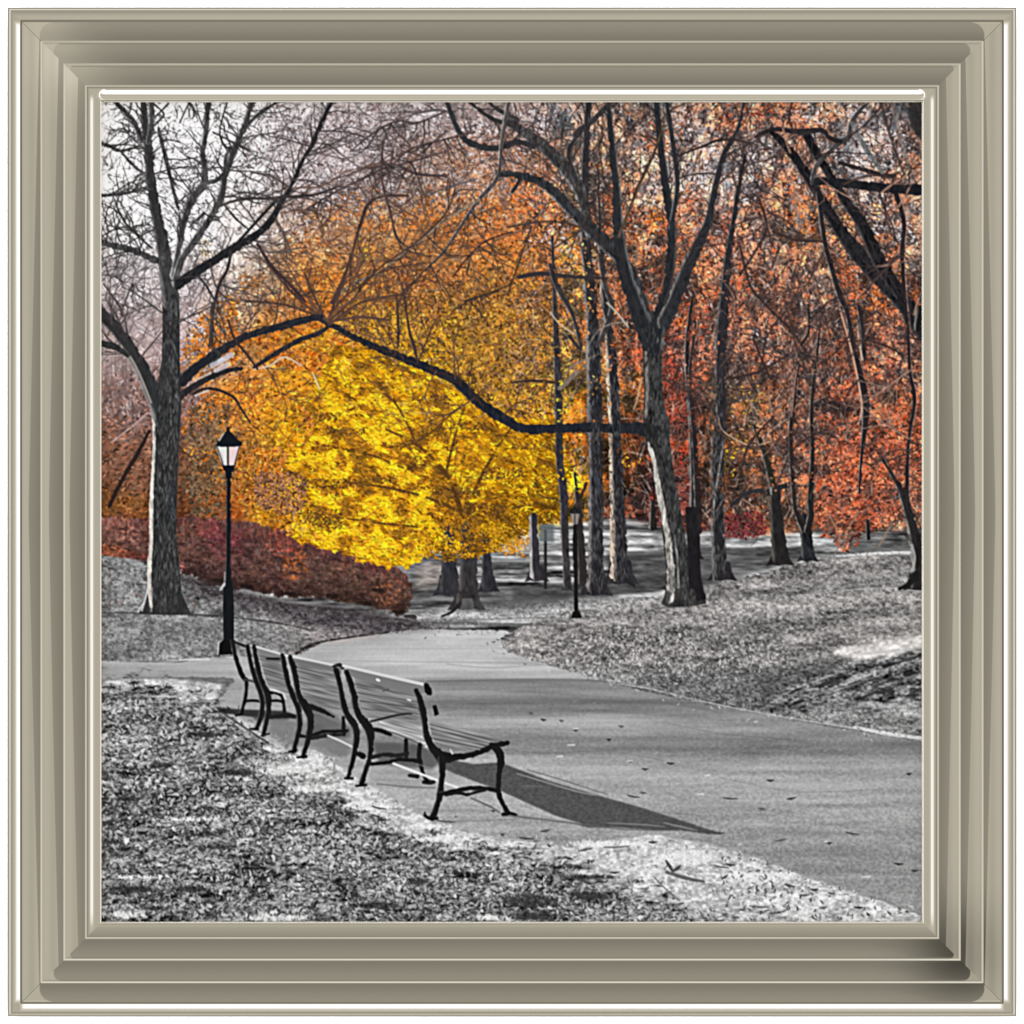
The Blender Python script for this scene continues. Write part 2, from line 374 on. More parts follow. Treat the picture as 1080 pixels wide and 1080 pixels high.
# ground left of the path
P_left = [(107,586),(140,590),(200,608),(250,628),(330,640),(440,655),(480,662),(400,668),(345,676),(318,690),(250,692),(107,700)]
lt = fbm(GX / 3.4, GY / 2.4, 91, 2) - .5
base_l = np.clip(.48 + .5 * lt + .5 * (fbm(GX / 26, GY / 10, 93, 3) - .5), .05, 1)
lcol = np.repeat(base_l[..., None], 3, 2).astype(np.float32) * (1 + sm(GX, 250, 330)[..., None] * np.array([.05, -.005, -.01], np.float32))
sl, al = polymask(P_left, .6)
blend(sl, lcol[sl], al, i_leftbank)
poly([(107,648),(240,652),(330,668),(316,688),(250,690),(107,694)], C(146), None, .45, 1.5, tex=lt * .5)
poly([(200,616),(260,630),(340,640),(430,656),(460,664),(400,668),(330,660),(280,640),(215,628)], C(70,66,70), None, .72, 2.2, tex=lt * .9)
stroke([(107,646,1.6),(190,648,2),(240,651,2),(290,657,2),(330,665,1.6)], C(58), None, .8)

# bank to the right of the path
P_bank = [(560,655),(610,640),(640,632),(697,630),(740,620),(789,608),(833,596),(884,585),(930,582),(972,583),(972,782),(880,766),(830,757),(720,738),(650,722),(600,712),(560,700),(535,688),(525,676)]
bt = fbm(GX / 3.2, GY / 2.3, 101, 2) - .5
base_b = np.clip(.535 + .48 * bt + .6 * (fbm(GX / 40, GY / 8, 103, 4) - .5), .05, 1)
bcol = np.repeat(base_b[..., None], 3, 2).astype(np.float32) * np.array([1.02, .995, .985], np.float32)
sl, al = polymask(P_bank, 2.2); al = sm(al + 1.2 * (fbm(GX / 4, GY / 2, 403, 3) - .5)[sl] * (al * (1 - al) * 4), .2, .8)
blend(sl, bcol[sl], al, i_litter)
poly([(430,646),(560,634),(660,628),(700,632),(600,652),(540,660),(470,662),(432,654)], C(176), i_litter, .55, 2, tex=bt * .8)
stroke([(430,662,2.5),(480,658,3),(560,659,2.5),(600,660,1.5)], C(96), None, .7)
stroke([(470,655,1.6),(560,652,2),(620,652,1)], C(120), None, .6)
for P, g, a in [([(640,722),(700,712),(760,706),(840,700),(880,694),(940,700),(972,708),(972,724),(860,742),(800,750),(720,736)], 84, .7),
             ([(752,570),(800,566),(850,600),(800,612),(752,610)], 110, .0), ([(700,664),(780,668),(840,664),(800,684),(720,684)], 90, .4),
                ([(560,648),(680,646),(800,646),(972,640),(972,650),(820,656),(640,656)], 120, .28),
                ([(752,672),(830,676),(870,682),(860,692),(752,690)], 96, .35),
                ([(780,625),(840,620),(900,612),(960,604),(960,609),(900,618),(840,626),(780,631)], 96, .55)]:
    poly(P, C(g), None, a, 2.5, tex=bt * 1.3)
stroke([(880,587,2),(925,584,3),(960,583,3)], C(226), None, .8)
stroke([(850,628,1),(900,622,2),(950,621,2.5),(972,625,2)], C(190), None, .6)

# asphalt path
P_path = [(107,697),(180,699),(250,694),(318,690),(330,683),(345,676),(400,668),(440,664),(540,665),(528,674),(528,684),(545,692),(590,705),(650,722),(720,739),(830,758),(880,768),(972,782),
          (972,973),(972,966),(935,950),(895,940),(850,925),(800,905),(745,893),(690,885),(600,893),(530,884),(465,872),(420,845),(380,822),(340,795),(290,775),(245,752),(228,742),(250,715),(180,714),(107,716)]
at = fbm(GX / 2.4, GY / 1.8, 111, 3) - .5
al2 = fbm(GX / 80, GY / 5, 113, 3) - .5
y = GY
g = np.interp(y, [660, 700, 714, 719, 733, 742, 752, 760, 770, 778, 790, 800, 812, 850, 880, 920, 972],
                 [.755, .74, .72, .52, .58, .46, .52, .66, .62, .52, .52, .64, .67, .67, .62, .58, .58]).astype(np.float32)
gleft = np.interp(y, [690, 700, 712, 720, 740, 972], [.66, .68, .66, .62, .62, .70]).astype(np.float32)
wl = sm(GX, 300, 420)
g = gleft * (1 - wl) + g * wl
wr = sm(GX + (GY - 730) * 1.5, 700, 880)      # right side
gr = np.interp(y, [720, 745, 760, 775, 786, 795, 806, 830, 860, 900, 972], [.5, .54, .58, .57, .49, .51, .63, .65, .62, .57, .57]).astype(np.float32)
g = g * (1 - wr) + gr * wr
g = np.clip(g + .17 * at * (.35 + sm(GY, 700, 900)) + .18 * al2, 0, 1)
pcol = np.repeat(g[..., None], 3, 2).astype(np.float32)
sl, al = polymask(P_path, 1.6); al = sm(al + .9 * (fbm(GX / 4, GY / 2, 401, 3) - .5)[sl] * (al * (1 - al) * 4), .25, .75)
blend(sl, pcol[sl], al, i_path)
stroke([(313,689,3.5),(322,684,4),(340,677,2.6),(372,672,2),(410,667,1.6)], C(48,42,42), None, .9)
stroke([(345,679,4),(372,675,4),(400,671,3)], C(180,164,160), None, .4)
stroke([(107,716,1.5),(180,715,1.5),(245,717,2)], C(110), None, .7)
stroke([(330,697,1),(540,699,1),(600,698,1)], C(140), None, .5)
stroke([(330,685,.8),(560,684,1)], C(160), None, .5)
stroke([(640,718,3),(690,727,2.5)], C(214), None, .8)
stroke([(690,728,1.5),(760,744,1.5),(830,757,1.5),(900,768,2),(972,779,3)], C(206), None, .6)
stroke([(900,767,3),(930,773,4),(972,779,4)], C(226), None, .75)
stroke([(450,719,2),(560,717,2.5),(640,719,2),(700,728,2)], C(104), None, .6)
stroke([(460,741,2),(560,738,3),(700,742,4),(760,752,2)], C(112), None, .4)

# pale verge and foreground grass
P_verge = [(107,716),(180,716),(235,722),(228,742),(245,752),(290,775),(340,795),(380,822),(420,845),(465,872),(530,884),(600,893),(690,880),(745,890),(800,905),(850,925),(895,940),(935,952),(972,966),(972,973),(107,973)]
vt = fbm(GX / 3.6, GY / 2.2, 121, 3) - .5
vcol = np.clip(.77 + .5 * vt + .3 * (fbm(GX / 22, GY / 8, 123, 3) - .5), .05, 1)
vcol = np.repeat(vcol[..., None], 3, 2).astype(np.float32)
sl, al = polymask(P_verge, 1.)
blend(sl, vcol[sl], al, i_verge)
edge = np.interp(GX, [107,180,235,250,290,330,370,420,470,520,560,600,640,680,740,800,860,972], [722,728,742,765,800,826,852,872,888,900,906,912,930,946,966,975,980,985]).astype(np.float32)
wob = (fbm(GX / 16, GY / 5, 131, 5, .65) - .5) * 70
gm = sm(GY - edge + wob, -12, 12)
sc_ = np.clip((GY - 560) / 330, .4, 1.3)                      # marks grow towards the viewer
gt = fbm(GX / (4.4 * 1.0), GY / 2.5, 133, 3) - .5
gw = fbm(GX / 45 , GY / 11, 135, 3) - .5
gcol = np.clip(.46 + .85 * gt + .75 * gw, .08, 1)
gcol = np.repeat(gcol[..., None], 3, 2).astype(np.float32)
al = gm * (GY > 700) * (GX < 900)
img[:] = img * (1 - al[..., None]) + gcol * al[..., None]
ids[al > .5] = i_grass
# curled leaves and grass blades in the foreground
KG = make_kernels(80, 6.5, 1.5, 1.6, 0, 5, 1.0)
KG2 = make_kernels(80, 4.6, 1.6, 1.6, 0, 6, 1.5)
def litter(n, dens, lo, hi, K, xa, xb, ya, yb, al, tint=None, idn=None):
    x, y, j, i = scatter(n, xa, xb, ya, yb, dens)
    v = np.where(rng.random(len(x)) < .5, rng.uniform(lo[0], lo[1], len(x)), rng.uniform(hi[0], hi[1], len(x)))
    c = np.repeat(v[:, None], 3, 1)
    if tint is not None: c = c * (1 + tint * rng.uniform(.3, 1.2, (len(x), 1)))
    stamp(x, y, np.clip(c, 0, 1).astype(np.float32), K, al, idn)
wv = np.clip(.5 + 1.5 * gw, .15, 1)
litter(15000, gm * (GY > 720) * np.clip(.75 + gw, .2, 1), (.06, .34), (.48, .82), KG, 107, 760, 720, 972, .62)
litter(9000, gm * (GY > 720), (.1, .3), (.6, .95), KG2, 107, 760, 720, 972, .7)
litter(3600, (1 - gm) * (ids == i_verge), (.34, .62), (.85, 1.), KG2, 107, 972, 716, 972, .6)
KLf = make_kernels(60, 6.0, 3.2, .9, .1, 41, 1.5)
_lf = gm * (GY > 745) * sm(fbm(GX / 18, GY / 9, 421, 3), .45, .6)
x, y, j, i = scatter(2200, 107, 760, 745, 972, _lf)
v = rng.uniform(.05, .2, len(x)); stamp(x + 1.2, y + 1.6, np.repeat(v[:, None], 3, 1).astype(np.float32), KLf, .6)
v = rng.uniform(.5, .92, len(x)); stamp(x, y, np.repeat(v[:, None], 3, 1).astype(np.float32), KLf, .75)
# bank and left ground litter
KL = make_kernels(80, 3.8, 1.3, 1.4, .1, 8, 1.3)
wm = np.array([[.02, -.003, -.02]])
litter(15000, (ids == i_litter) * 1., (.24, .48), (.62, .84), KL, 440, 972, 580, 782, .42, wm)
litter(6500, (ids == i_leftbank) * 1., (.2, .42), (.55, .78), KL, 107, 480, 586, 700, .45)
for P in ([(800,716),(860,700),(972,690),(972,724),(880,742),(800,752)],):
    poly(P, C(60), None, .35, 4, tex=bt)
litter(5200, (ids == i_litter) * np.clip(1.1 - ((GX - 690) / 150) ** 2 - ((GY - 690) / 32) ** 2, 0, 1) * .7, (.14, .42), (.78, .98), KG2, 530, 860, 640, 730, .5, wm)
# dark patches in the grass
for (x, y, w, h) in [(215,775,40,6),(170,808,30,5),(135,843,26,4),(118,868,18,4),(210,880,50,3),(230,893,40,3),(440,930,24,7),(140,938,60,7),(200,938,46,6),(165,958,34,4),(390,955,60,6),(560,950,60,14),(620,945,50,10),(560,966,50,9),(120,888,20,5),(250,815,40,6),(620,925,60,4),(330,765,3,2)]:
    x_, y_, j, i = scatter(int(w * h * 1.1), x - w / 2, x + w / 2, y - h / 2, y + h / 2, np.clip(1.25 - ((GX - x) / (w * .5)) ** 2 - ((GY - y) / (h * .5)) ** 2, 0, 1))
    stamp(x_, y_, np.repeat(rng.uniform(.08, .36, (len(x_), 1)), 3, 1).astype(np.float32), KG2, .42)
for (x, y, w, h) in [(300,812,60,10),(330,832,50,8),(390,850,60,10),(470,884,70,8),(450,872,60,6),(290,968,70,6),(130,965,50,8),(150,925,60,4),(640,890,90,8),(720,905,70,16),(800,925,80,14),(205,864,60,3),(520,968,40,5)]:
    x_, y_, j, i = scatter(int(w * h * .5), x - w / 2, x + w / 2, y - h / 2, y + h / 2, np.clip(1.25 - ((GX - x) / (w * .5)) ** 2 - ((GY - y) / (h * .5)) ** 2, 0, 1))
    stamp(x_, y_, np.repeat(rng.uniform(.82, 1., (len(x_), 1)), 3, 1).astype(np.float32), KG2, .6)
poly([(255,800),(330,803),(372,826),(355,846),(300,826)], C(226,214,204), None, .35, 5, tex=vt)
# leaves drifted on to the asphalt along its edges, worn patches and fine cracks
litter(900, (ids == i_path) * np.clip(1.2 - np.abs(GY - np.interp(GX, [107,235,290,380,465,600,690,800,895,972], [716,742,775,822,872,893,882,905,940,966])) / 14, 0, 1), (.3, .5), (.76, .95), KG2, 230, 972, 716, 972, .7)
litter(900, (ids == i_path) * np.clip(1.2 - np.abs(GY - np.interp(GX, [528,590,650,720,830,972], [684,705,722,739,758,782])) / 9, 0, 1), (.25, .45), (.76, .92), KL, 500, 972, 660, 800, .7)
litter(700, (ids == i_path) * sm(672 - GY, 0, 8), (.4, .52), (.72, .84), KL, 400, 620, 655, 690, .6)
for P in ([(520,790),(580,796),(640,792),(700,802)],[(700,760),(760,774),(840,780),(900,796)],[(620,880),(680,858),(740,862)],[(560,730),(640,734),(720,742)],[(760,820),(840,836),(930,832)],[(470,700),(520,705),(570,703)]):
    stroke([(a + random.uniform(-3, 3), b + random.uniform(-2, 2), .9) for a, b in P], C(96), None, .35)
for cx, cy, rx, ry_, g_ in [(640,812,50,6,.72),(840,830,80,8,.70),(560,705,30,4,.80),(900,900,50,10,.50),(760,850,60,6,.58),(700,785,60,5,.46),(600,760,50,4,.72),(850,880,50,6,.54)]:
    m = np.clip(1 - ((GX - cx) / rx) ** 2 - ((GY - cy) / ry_) ** 2, 0, 1)[..., None] * .35
    img[:] = img * (1 - m) + g_ * m
# stains, leaves and twigs on asphalt and verge
for (x, y, w) in [(573,759,5),(607,770,4),(642,780,4),(665,803,5),(680,811,6),(707,805,7),(668,840,12),(678,836,6),(812,823,7),(834,842,9),(803,853,7),(823,886,11),(874,889,5),(898,879,13),(757,878,12),(947,911,9),(964,918,7),(958,816,5),(770,842,14),(650,893,26),(617,896,14),(688,888,8),(770,912,10),(760,914,14),(832,934,9),(848,944,10),(858,938,8),(876,942,6),(905,957,9),(800,956,20),(820,962,16),(868,957,7),(560,752,4),(655,766,5),(592,760,4),(520,855,4),(530,880,4),(555,884,14),(575,876,10),(600,905,8),(648,920,10),(470,866,20),(400,852,14)]:
    a = random.uniform(-.25, .25)
    stroke([(x - w / 2, y - a * w / 2, 1.2), (x, y + .6, 2.6 if w < 12 else 1.6), (x + w / 2, y + a * w / 2, .8)], C(random.choice((52, 66, 84, 40))), None, .85)
for (x, y, w) in [(607,769,4),(602,786,7),(664,803,5),(590,798,6),(912,925,9),(870,888,3),(738,838,6),(745,818,5),(660,871,6),(683,873,9),(714,872,8)]:
    stroke([(x - w / 2, y, 1.2), (x + w / 2, y - .4, 1.6)], C(226), None, .8)
stroke([(702,908,2),(706,914,3.6),(709,919,3),(714,916,3.4),(717,913,1.6)], C(62), None, .85); stroke([(704,912,1.4),(700,917,1.2)], C(70), None, .7); stroke([(703,920,3),(722,926,4),(742,930,2)], C(80), None, .8)
stroke([(690,926,1.4),(704,940,1.6),(716,950,1.6)], C(90), None, .7)
litter(260, ((ids == i_verge) & (GX > 760)) * 1., (.1, .4), (.2, .5), KG2, 760, 972, 895, 972, .85)
litter(300, (ids == i_path) * sm(GX, 500, 560), (.40, .5), (.68, .78), KL, 500, 972, 700, 960, .35)

# rock outcrop
rt = .6 * fbm((GX + 1.2 * GY) / 15, (GY + .30 * GX) / 7, 141, 5, .62) + .4 * fbm(GX / 11, GY / 7, 145, 4) - .5
_wob = fbm(GX / 9, GY / 7, 143, 3)
P_rock = [(806,742),(830,724),(870,706),(905,694),(940,686),(972,674),(972,742),(930,744),(890,738),(850,748),(818,756)]
rc = np.clip(.40 + 1.15 * rt + .6 * bt, .07, .85); rc = np.repeat(rc[..., None], 3, 2).astype(np.float32)
sl, al = polymask(P_rock, 5); al = sm(al + (_wob[sl] - .5) * 1.0, .35, .65); blend(sl, rc[sl], al * .9, i_rock)
for P in ([(818,733),(850,727),(880,718),(892,712)], [(830,744),(860,736),(890,726),(915,716)], [(930,702),(950,698),(972,690)], [(925,724),(945,716),(972,706)], [(900,738),(930,728),(950,730)], [(955,734),(972,726)]):
    for (a, b), (c, d) in zip(P[:-1], P[1:]):
        for _ in range(3):
            t = random.random(); stroke([(a + (c - a) * t - 6, b + (d - b) * t + 2 + random.uniform(-2, 2), 1.5), (a + (c - a) * t, b + (d - b) * t + random.uniform(-2, 2), random.uniform(2, 4)), (a + (c - a) * t + 7, b + (d - b) * t - 2 + random.uniform(-2, 2), 1.)], C(random.choice((36, 50, 60))), i_rock, .7)
for P in ([(812,738),(850,722),(890,708)], [(870,733),(900,722),(935,710)], [(855,748),(890,742)], [(940,712),(965,703)]):
    stroke([(a, b, random.uniform(1., 2)) for a, b in P], C(170), i_rock, .45, bark=.9)
P = [(874,689),(890,683),(920,680),(945,674),(972,669),(972,684),(950,690),(925,695),(905,697),(890,692)]
poly(P, C(224,219,216), i_rock, .9, 2.2, tex=(rt * .9 + bt * .3))
stroke([(905,690,3),(930,688,3),(960,685,3)], C(176), None, .5)
# ---------------------------------------------------------------- shrubs
def field(P, soft, rough, seed, sc=9):
    """soft region mask with a ragged edge"""
    sl, a = polymask(P, soft); m = np.zeros((N, N), np.float32)
    m[sl] = a
    return sm(m + rough * (fbm(GX / sc, GY / sc, seed, 4) - .5) * sm(m, .02, .25), .38, .6)
P_hedge = [(107,546),(160,550),(220,546),(270,554),(320,566),(370,584),(405,592),(424,602),(434,622),(430,642),(420,650),(400,640),(350,632),(300,630),(260,622),(215,616),(190,602),(160,590),(130,575),(107,572)]
hm = field(P_hedge, 3.5, 1.1, 151, 7)
hb = sampleGrid(GX, GY) * 0 + C(94, 56, 52)
t = sm(fbm(GX / 22, GY / 14, 153, 3), .4, .62)[..., None]
hb = hb * (1 - t * .5) + C(124, 76, 60) * t * .5
t = (sm(GX, 210, 120) if False else 1 - sm(GX, 120, 175))[..., None] * .6
hb = hb * (1 - t) + C(170, 100, 86) * t
hb = hb * (1 - .45 * sm(GY - np.interp(GX, [107,200,300,440], [560,585,608,625]), 0, 28))[..., None]
t = (sm(GY, 560, 600) * sm(GX, 290, 340) * .4)[..., None]; hb = hb * (1 - t) + C(84,58,44) * t
hb = hb.astype(np.float32)
img[:] = img * (1 - hm[..., None]) + hb * .8 * hm[..., None]; ids[hm > .5] = i_hedge
haze(160, 107, 436, 545, 650, [C(150,96,90), C(60,38,38), C(120,70,60)], al=(.3, .7), w=(.7, 1.3), ang=[-1.4, -1.9, -1.], L=(5, 14))
hb = hb * (.75 + .5 * fbm(GX / 8, GY / 8, 155, 3))[..., None] * np.array([.96, 1.06, 1.04], np.float32)
speckle(8000, hm, .24, KM, 107, 440, 535, 655, hue=.06, base=hb, idn=i_hedge, al=.6)
speckle(5000, hm, .30, KS, 107, 440, 535, 655, hue=.06, base=hb * np.array([1.08, 1., 1.], np.float32), idn=i_hedge)
litter(1200, hm, (.1, .2), (.5, .62), KS, 107, 440, 535, 655, .35, np.array([[.1, -.1, -.1]]))
for cx, cy, r, col in [(310,596,16,C(190,92,34)),(220,560,16,C(150,60,64)),(300,570,20,C(170,70,50)),(408,625,16,C(150,84,50)),(345,570,14,C(180,76,44)),(132,560,14,C(190,120,96)),(193,598,5,C(210,120,130)),(240,570,22,C(120,50,56)),(426,600,10,C(140,80,60))]:
    m = np.clip(1.2 - np.sqrt((GX - cx) ** 2 + (GY - cy) ** 2) / r, 0, 1) * .45 * hm
    speckle(int(r * r * 1.8), m, .3, KS, cx - r, cx + r, cy - r, cy + r, hue=.12, base=np.broadcast_to(col, (N, N, 3)), idn=i_hedge)
for x, y in [(215,616),(230,612),(305,626),(385,636),(398,622),(420,645),(432,650),(350,628),(260,618)]:
    stroke([(x - 5, y, 3), (x + 5, y + 1, 5)], C(30,24,22), i_hedge, .8)

_hs = blur(hm, 1.6 * SC)[..., None]
_ib = blur(img, 1.1 * SC); _lu = img.mean(2, keepdims=True)
img = img * (1 - _hs * .55) + _ib * _hs * .55
img = img * (1 - _hs * .22) + _lu * np.array([1.02, .97, 1.0], np.float32) * _hs * .22
for _ in range(230):
    x = random.uniform(110, 428); y = np.interp(x, [107,160,220,270,320,370,405,424], [546,550,546,554,566,584,592,602]) + random.uniform(-1, 14)
    twigline(x, y + 4, -1.57 + random.gauss(0, .5), random.uniform(6, 15), random.uniform(.9, 2.), random.choice([C(122,74,66), C(96,50,48), C(150,92,72), C(112,60,54)]), .75, .2)
for _ in range(120):
    x = random.uniform(120, 432); y = np.interp(x, [107,300,440], [575,600,628]) + random.uniform(-22, 22)
    stroke([(x - random.uniform(2, 6), y, 1.5), (x, y + random.uniform(-1, 2), random.uniform(2, 4.5)), (x + random.uniform(2, 6), y + 1, 1.5)], C(50,32,32), None, .45 * float(hm[min(N-1,int((y - Y0) * SC)), int((x - X0) * SC)]))
stroke([(200,612,5),(240,624,8),(300,638,9),(360,644,9),(410,654,8),(436,656,5)], C(52,46,46), None, .6, soft=4)
poly([(150,596),(210,612),(300,636),(360,642),(436,654),(462,664),(400,670),(320,660),(240,640),(200,622)], C(74,68,72), None, .6, 4, tex=lt * 1.2)
litter(500, np.clip(1 - np.abs(GY - np.interp(GX, [190,300,436], [620,644,660])) / 14, 0, 1), (.08, .25), (.45, .6), KL, 190, 450, 600, 676, .7, wm)
# ---------------------------------------------------------------- bright yellow crown
P_yel = [(352,362),(400,370),(450,388),(500,425),(560,440),(592,440),(598,500),(590,545),(560,556),(520,572),(510,585),(470,585),(452,580),(436,592),(420,600),(395,596),(375,588),(345,580),(312,572),(306,556),(322,540),(330,524),(302,512),(300,490),(320,470),(330,455),(324,430),(335,405),(345,385)]
ym = field(P_yel, 5, 1.25, 161, 10)
# sprays: layered sweeps that droop to the left
u = (GX * .94 + GY * .34); v = (GY * .94 - GX * .34)
_q = (fbm(GX / 26, GY / 26, 164, 3) - .5) * 40
spray = fbm((GX + .25 * GY + _q) / 22, (GY - .22 * GX + _q) / 10, 163, 5, .62)
light = sm(spray, .30, .56)
core = sm(1 - np.sqrt(((GX - 400) / 130) ** 2 + ((GY - 505) / 120) ** 2), -.25, .55)
cY = C(244, 190, 30); cO = C(220, 148, 26); cD = C(150, 102, 28)
yb = cD * (1 - light[..., None]) + cO * light[..., None]
k = (sm(spray, .42, .64) * (.35 + .65 * core))[..., None]
yb = yb * (1 - k) + cY * k
yb = yb * (1 - .38 * sm(GX, 470, 600) * sm(GY, 430, 560))[..., None]
yb = (yb * (.92 + .10 * core[..., None])).astype(np.float32)
img[:] = img * (1 - ym[..., None]) + yb * ym[..., None] * .92 + img * ym[..., None] * .0
ids[ym > .5] = i_yellow
KY = make_kernels(80, 6.0, 2.0, 1., .35, 21, .7)
KY2 = make_kernels(80, 3.8, 1.7, 1., .2, 22, 1.2)
KYs = make_kernels(60, 3.2, 1.4, 1., .2, 25, 1.5)
speckle(17000, ym, .25, KY, 295, 605, 355, 605, hue=.07, base=yb, idn=i_yellow)
dk = ym * (1 - sm(spray, .34, .54))
speckle(6000, dk * .9 + ym * .05, .35, KYs, 295, 605, 355, 605, hue=.06, base=np.broadcast_to(C(104, 74, 30), (N, N, 3)), al=.65)
lt_ = ym * sm(spray, .46, .64) * (.4 + .6 * core)
speckle(9000, lt_, .10, KY2, 295, 605, 355, 605, hue=.05, base=np.broadcast_to(C(250, 206, 40), (N, N, 3)), idn=i_yellow, al=.85)
for P in ([(492,585,6),(486,540,5),(470,500,4),(440,470,3),(400,450,2)],[(492,560,5),(500,520,4),(520,480,3),(540,450,2)],[(486,540,4),(450,525,3),(410,515,2.4),(360,508,1.6)],[(470,500,3),(480,460,2.4),(490,430,2)],[(495,560,4),(530,540,3),(570,530,2)],[(480,560,3),(440,556,2.4),(400,552,2),(350,545,1.5)],[(440,470,2),(420,430,2),(400,410,1.5)],[(470,500,3),(430,495,2.4),(390,480,2),(340,470,1.4)]):
    q = spline(P, 5)
    for k in range(len(q) - 1):
        if random.random() < .62: stroke([q[k], q[k + 1]], C(88,58,28), None, .8, smooth=False)
    twigs_ = [q[random.randrange(len(q))] for _ in range(14)]
    for x, y, w in twigs_: twigline(x, y, random.uniform(-3, .2), random.uniform(10, 30), 1.2, C(110,74,32), .6, .2)
# dark knots with twigs in the crown
for cx, cy, rx, ry_ in [(350,510,34,5),(365,455,20,4),(345,440,14,4),(440,488,10,6),(452,420,22,3),(485,450,30,4),(335,545,26,7),(345,552,16,6),(475,470,8,5),(510,540,20,9),(500,572,14,8),(455,575,14,5),(565,548,30,5),(480,520,26,5),(420,470,16,3),(530,500,22,6),(405,506,14,4),(560,470,20,4)]:
    x_, y_, j, i = scatter(int(rx * ry_ * 1.0), cx - rx, cx + rx, cy - ry_, cy + ry_, ones)
    stamp(x_, y_, (C(92,64,34) * rng.uniform(.5, 1.5, (len(x_), 1))).astype(np.float32), KYs, .7)
# looser ochre leaves above the limb (crown behind)
P_och = [(380,320),(430,340),(470,300),(530,285),(575,300),(590,340),(598,430),(560,445),(500,425),(450,385),(400,365),(345,340)]
om2 = field(P_och, 8, .8, 171, 12)
speckle(9000, om2 * clus, .32, KS, 340, 605, 265, 450, hue=.12, base=np.broadcast_to(C(192,132,54), (N, N, 3)), al=.75, idn=i_yellow)
haze(260, 360, 600, 265, 440, [C(90,66,50), C(120,92,70), C(74,56,48)], al=(.4, .85), w=(.7, 1.4))
haze(120, 360, 600, 265, 440, [C(200,176,140), C(214,190,150)], al=(.4, .85), w=(.7, 1.2), L=(6, 20))
haze(200, 230, 350, 260, 460, [C(100,66,50), C(130,90,66)], al=(.35, .8), w=(.7, 1.3))
speckle(6500, om2 * (1 - clus), .35, KS, 340, 605, 265, 450, hue=.10, base=np.broadcast_to(C(118,82,54), (N, N, 3)), al=.75)
# yellow green leaves beside the lamp
m = field([(248,470),(270,455),(300,470),(300,520),(330,555),(350,580),(300,565),(262,548),(250,520)], 4, .9, 175)
speckle(1500, m * .8, .3, KS, 240, 360, 450, 590, hue=.12, base=np.broadcast_to(C(184,132,52), (N, N, 3)), idn=i_orange)
# mauve gap between the orange and the yellow crowns
m = field([(268,500),(322,500),(322,540),(300,545),(270,535)], 4, .9, 176)
speckle(1500, m * .9, .35, KS, 255, 330, 490, 550, hue=.08, base=np.broadcast_to(C(140,96,70), (N, N, 3)))
m = field([(196,430),(240,420),(252,470),(235,545),(196,545)], 7, 1.1, 177)
speckle(2200, m * .7, .3, KS, 190, 262, 415, 552, hue=.06, base=np.broadcast_to(C(104,86,66), (N, N, 3)))
haze(60, 196, 256, 420, 550, [C(150,130,116), C(60,50,44)], al=(.4, .8), w=(.7, 1.3), L=(6, 18))
# orange leaves low between the trunks and on the far right
for P, col, n in [([(520,555),(575,552),(572,566),(540,584),(515,582)], C(214,150,40), 900), ([(535,556),(560,560),(556,590),(530,586)], C(210,140,60), 500)]:
    speckle(n, field(P, 2, .8, 178), .25, KY2, 510, 590, 548, 592, hue=.1, base=np.broadcast_to(col, (N, N, 3)), idn=i_yellow)
P_rb = [(855,540),(880,500),(870,470),(900,440),(940,450),(972,440),(972,540),(940,552),(920,556),(900,576),(885,582),(872,570),(860,556)]
rm = field(P_rb, 4, 1.0, 181)
rb = (C(150,80,64) * (1 - sm(fbm(GX / 12, GY / 12, 333, 3), .4, .6)[..., None]) + C(110,70,62) * sm(fbm(GX / 12, GY / 12, 333, 3), .4, .6)[..., None]).astype(np.float32)
speckle(2600, rm, .38, KM, 845, 972, 430, 590, hue=.12, base=rb, idn=i_redbush)
speckle(3000, rm * clus, .30, KS, 845, 972, 430, 590, hue=.12, base=np.broadcast_to(C(220,118,90), (N, N, 3)), idn=i_redbush)
m = field([(760,545),(800,540),(812,560),(790,568),(762,566)], 3, .8, 185)
speckle(900, m, .35, KS, 750, 820, 535, 572, hue=.08, base=np.broadcast_to(C(104,48,52), (N, N, 3)))

# ---------------------------------------------------------------- trees
DK = C(46, 45, 47); DK2 = C(54, 48, 48); MID = C(72, 66, 66); RIM = C(178, 172, 168); WARM = C(190, 160, 136)
def limb(P, idn, col=DK, rim=C(150,146,146), rw=.34, side=-1, bark=.5, thr=.5):
    P = list(P)
    if P[0][1] > 585 and P[0][2] > 6:
        x, y, w = P[0]; P[0] = (x, y - w * .45, w * .9)
        Q = [(x - w * .42, y - w * .95), (x - w * .52, y - w * .4), (x - w * .78, y + 1), (x - w * .4, y - .5), (x - w * .1, y + .8), (x + w * .3, y - .4), (x + w * .78, y + .8), (x + w * .52, y - w * .4), (x + w * .42, y - w * .95)]
        poly(Q, col, idn, 1, .35, tex=BARK)
    if max(p[2] for p in P) < 4.5: rim_ = None
    else: rim_ = rim
    stroke(P, col, idn, 1, rim=rim_, rimside=side, rimw=rw, bark=bark, thr=thr)
    return P
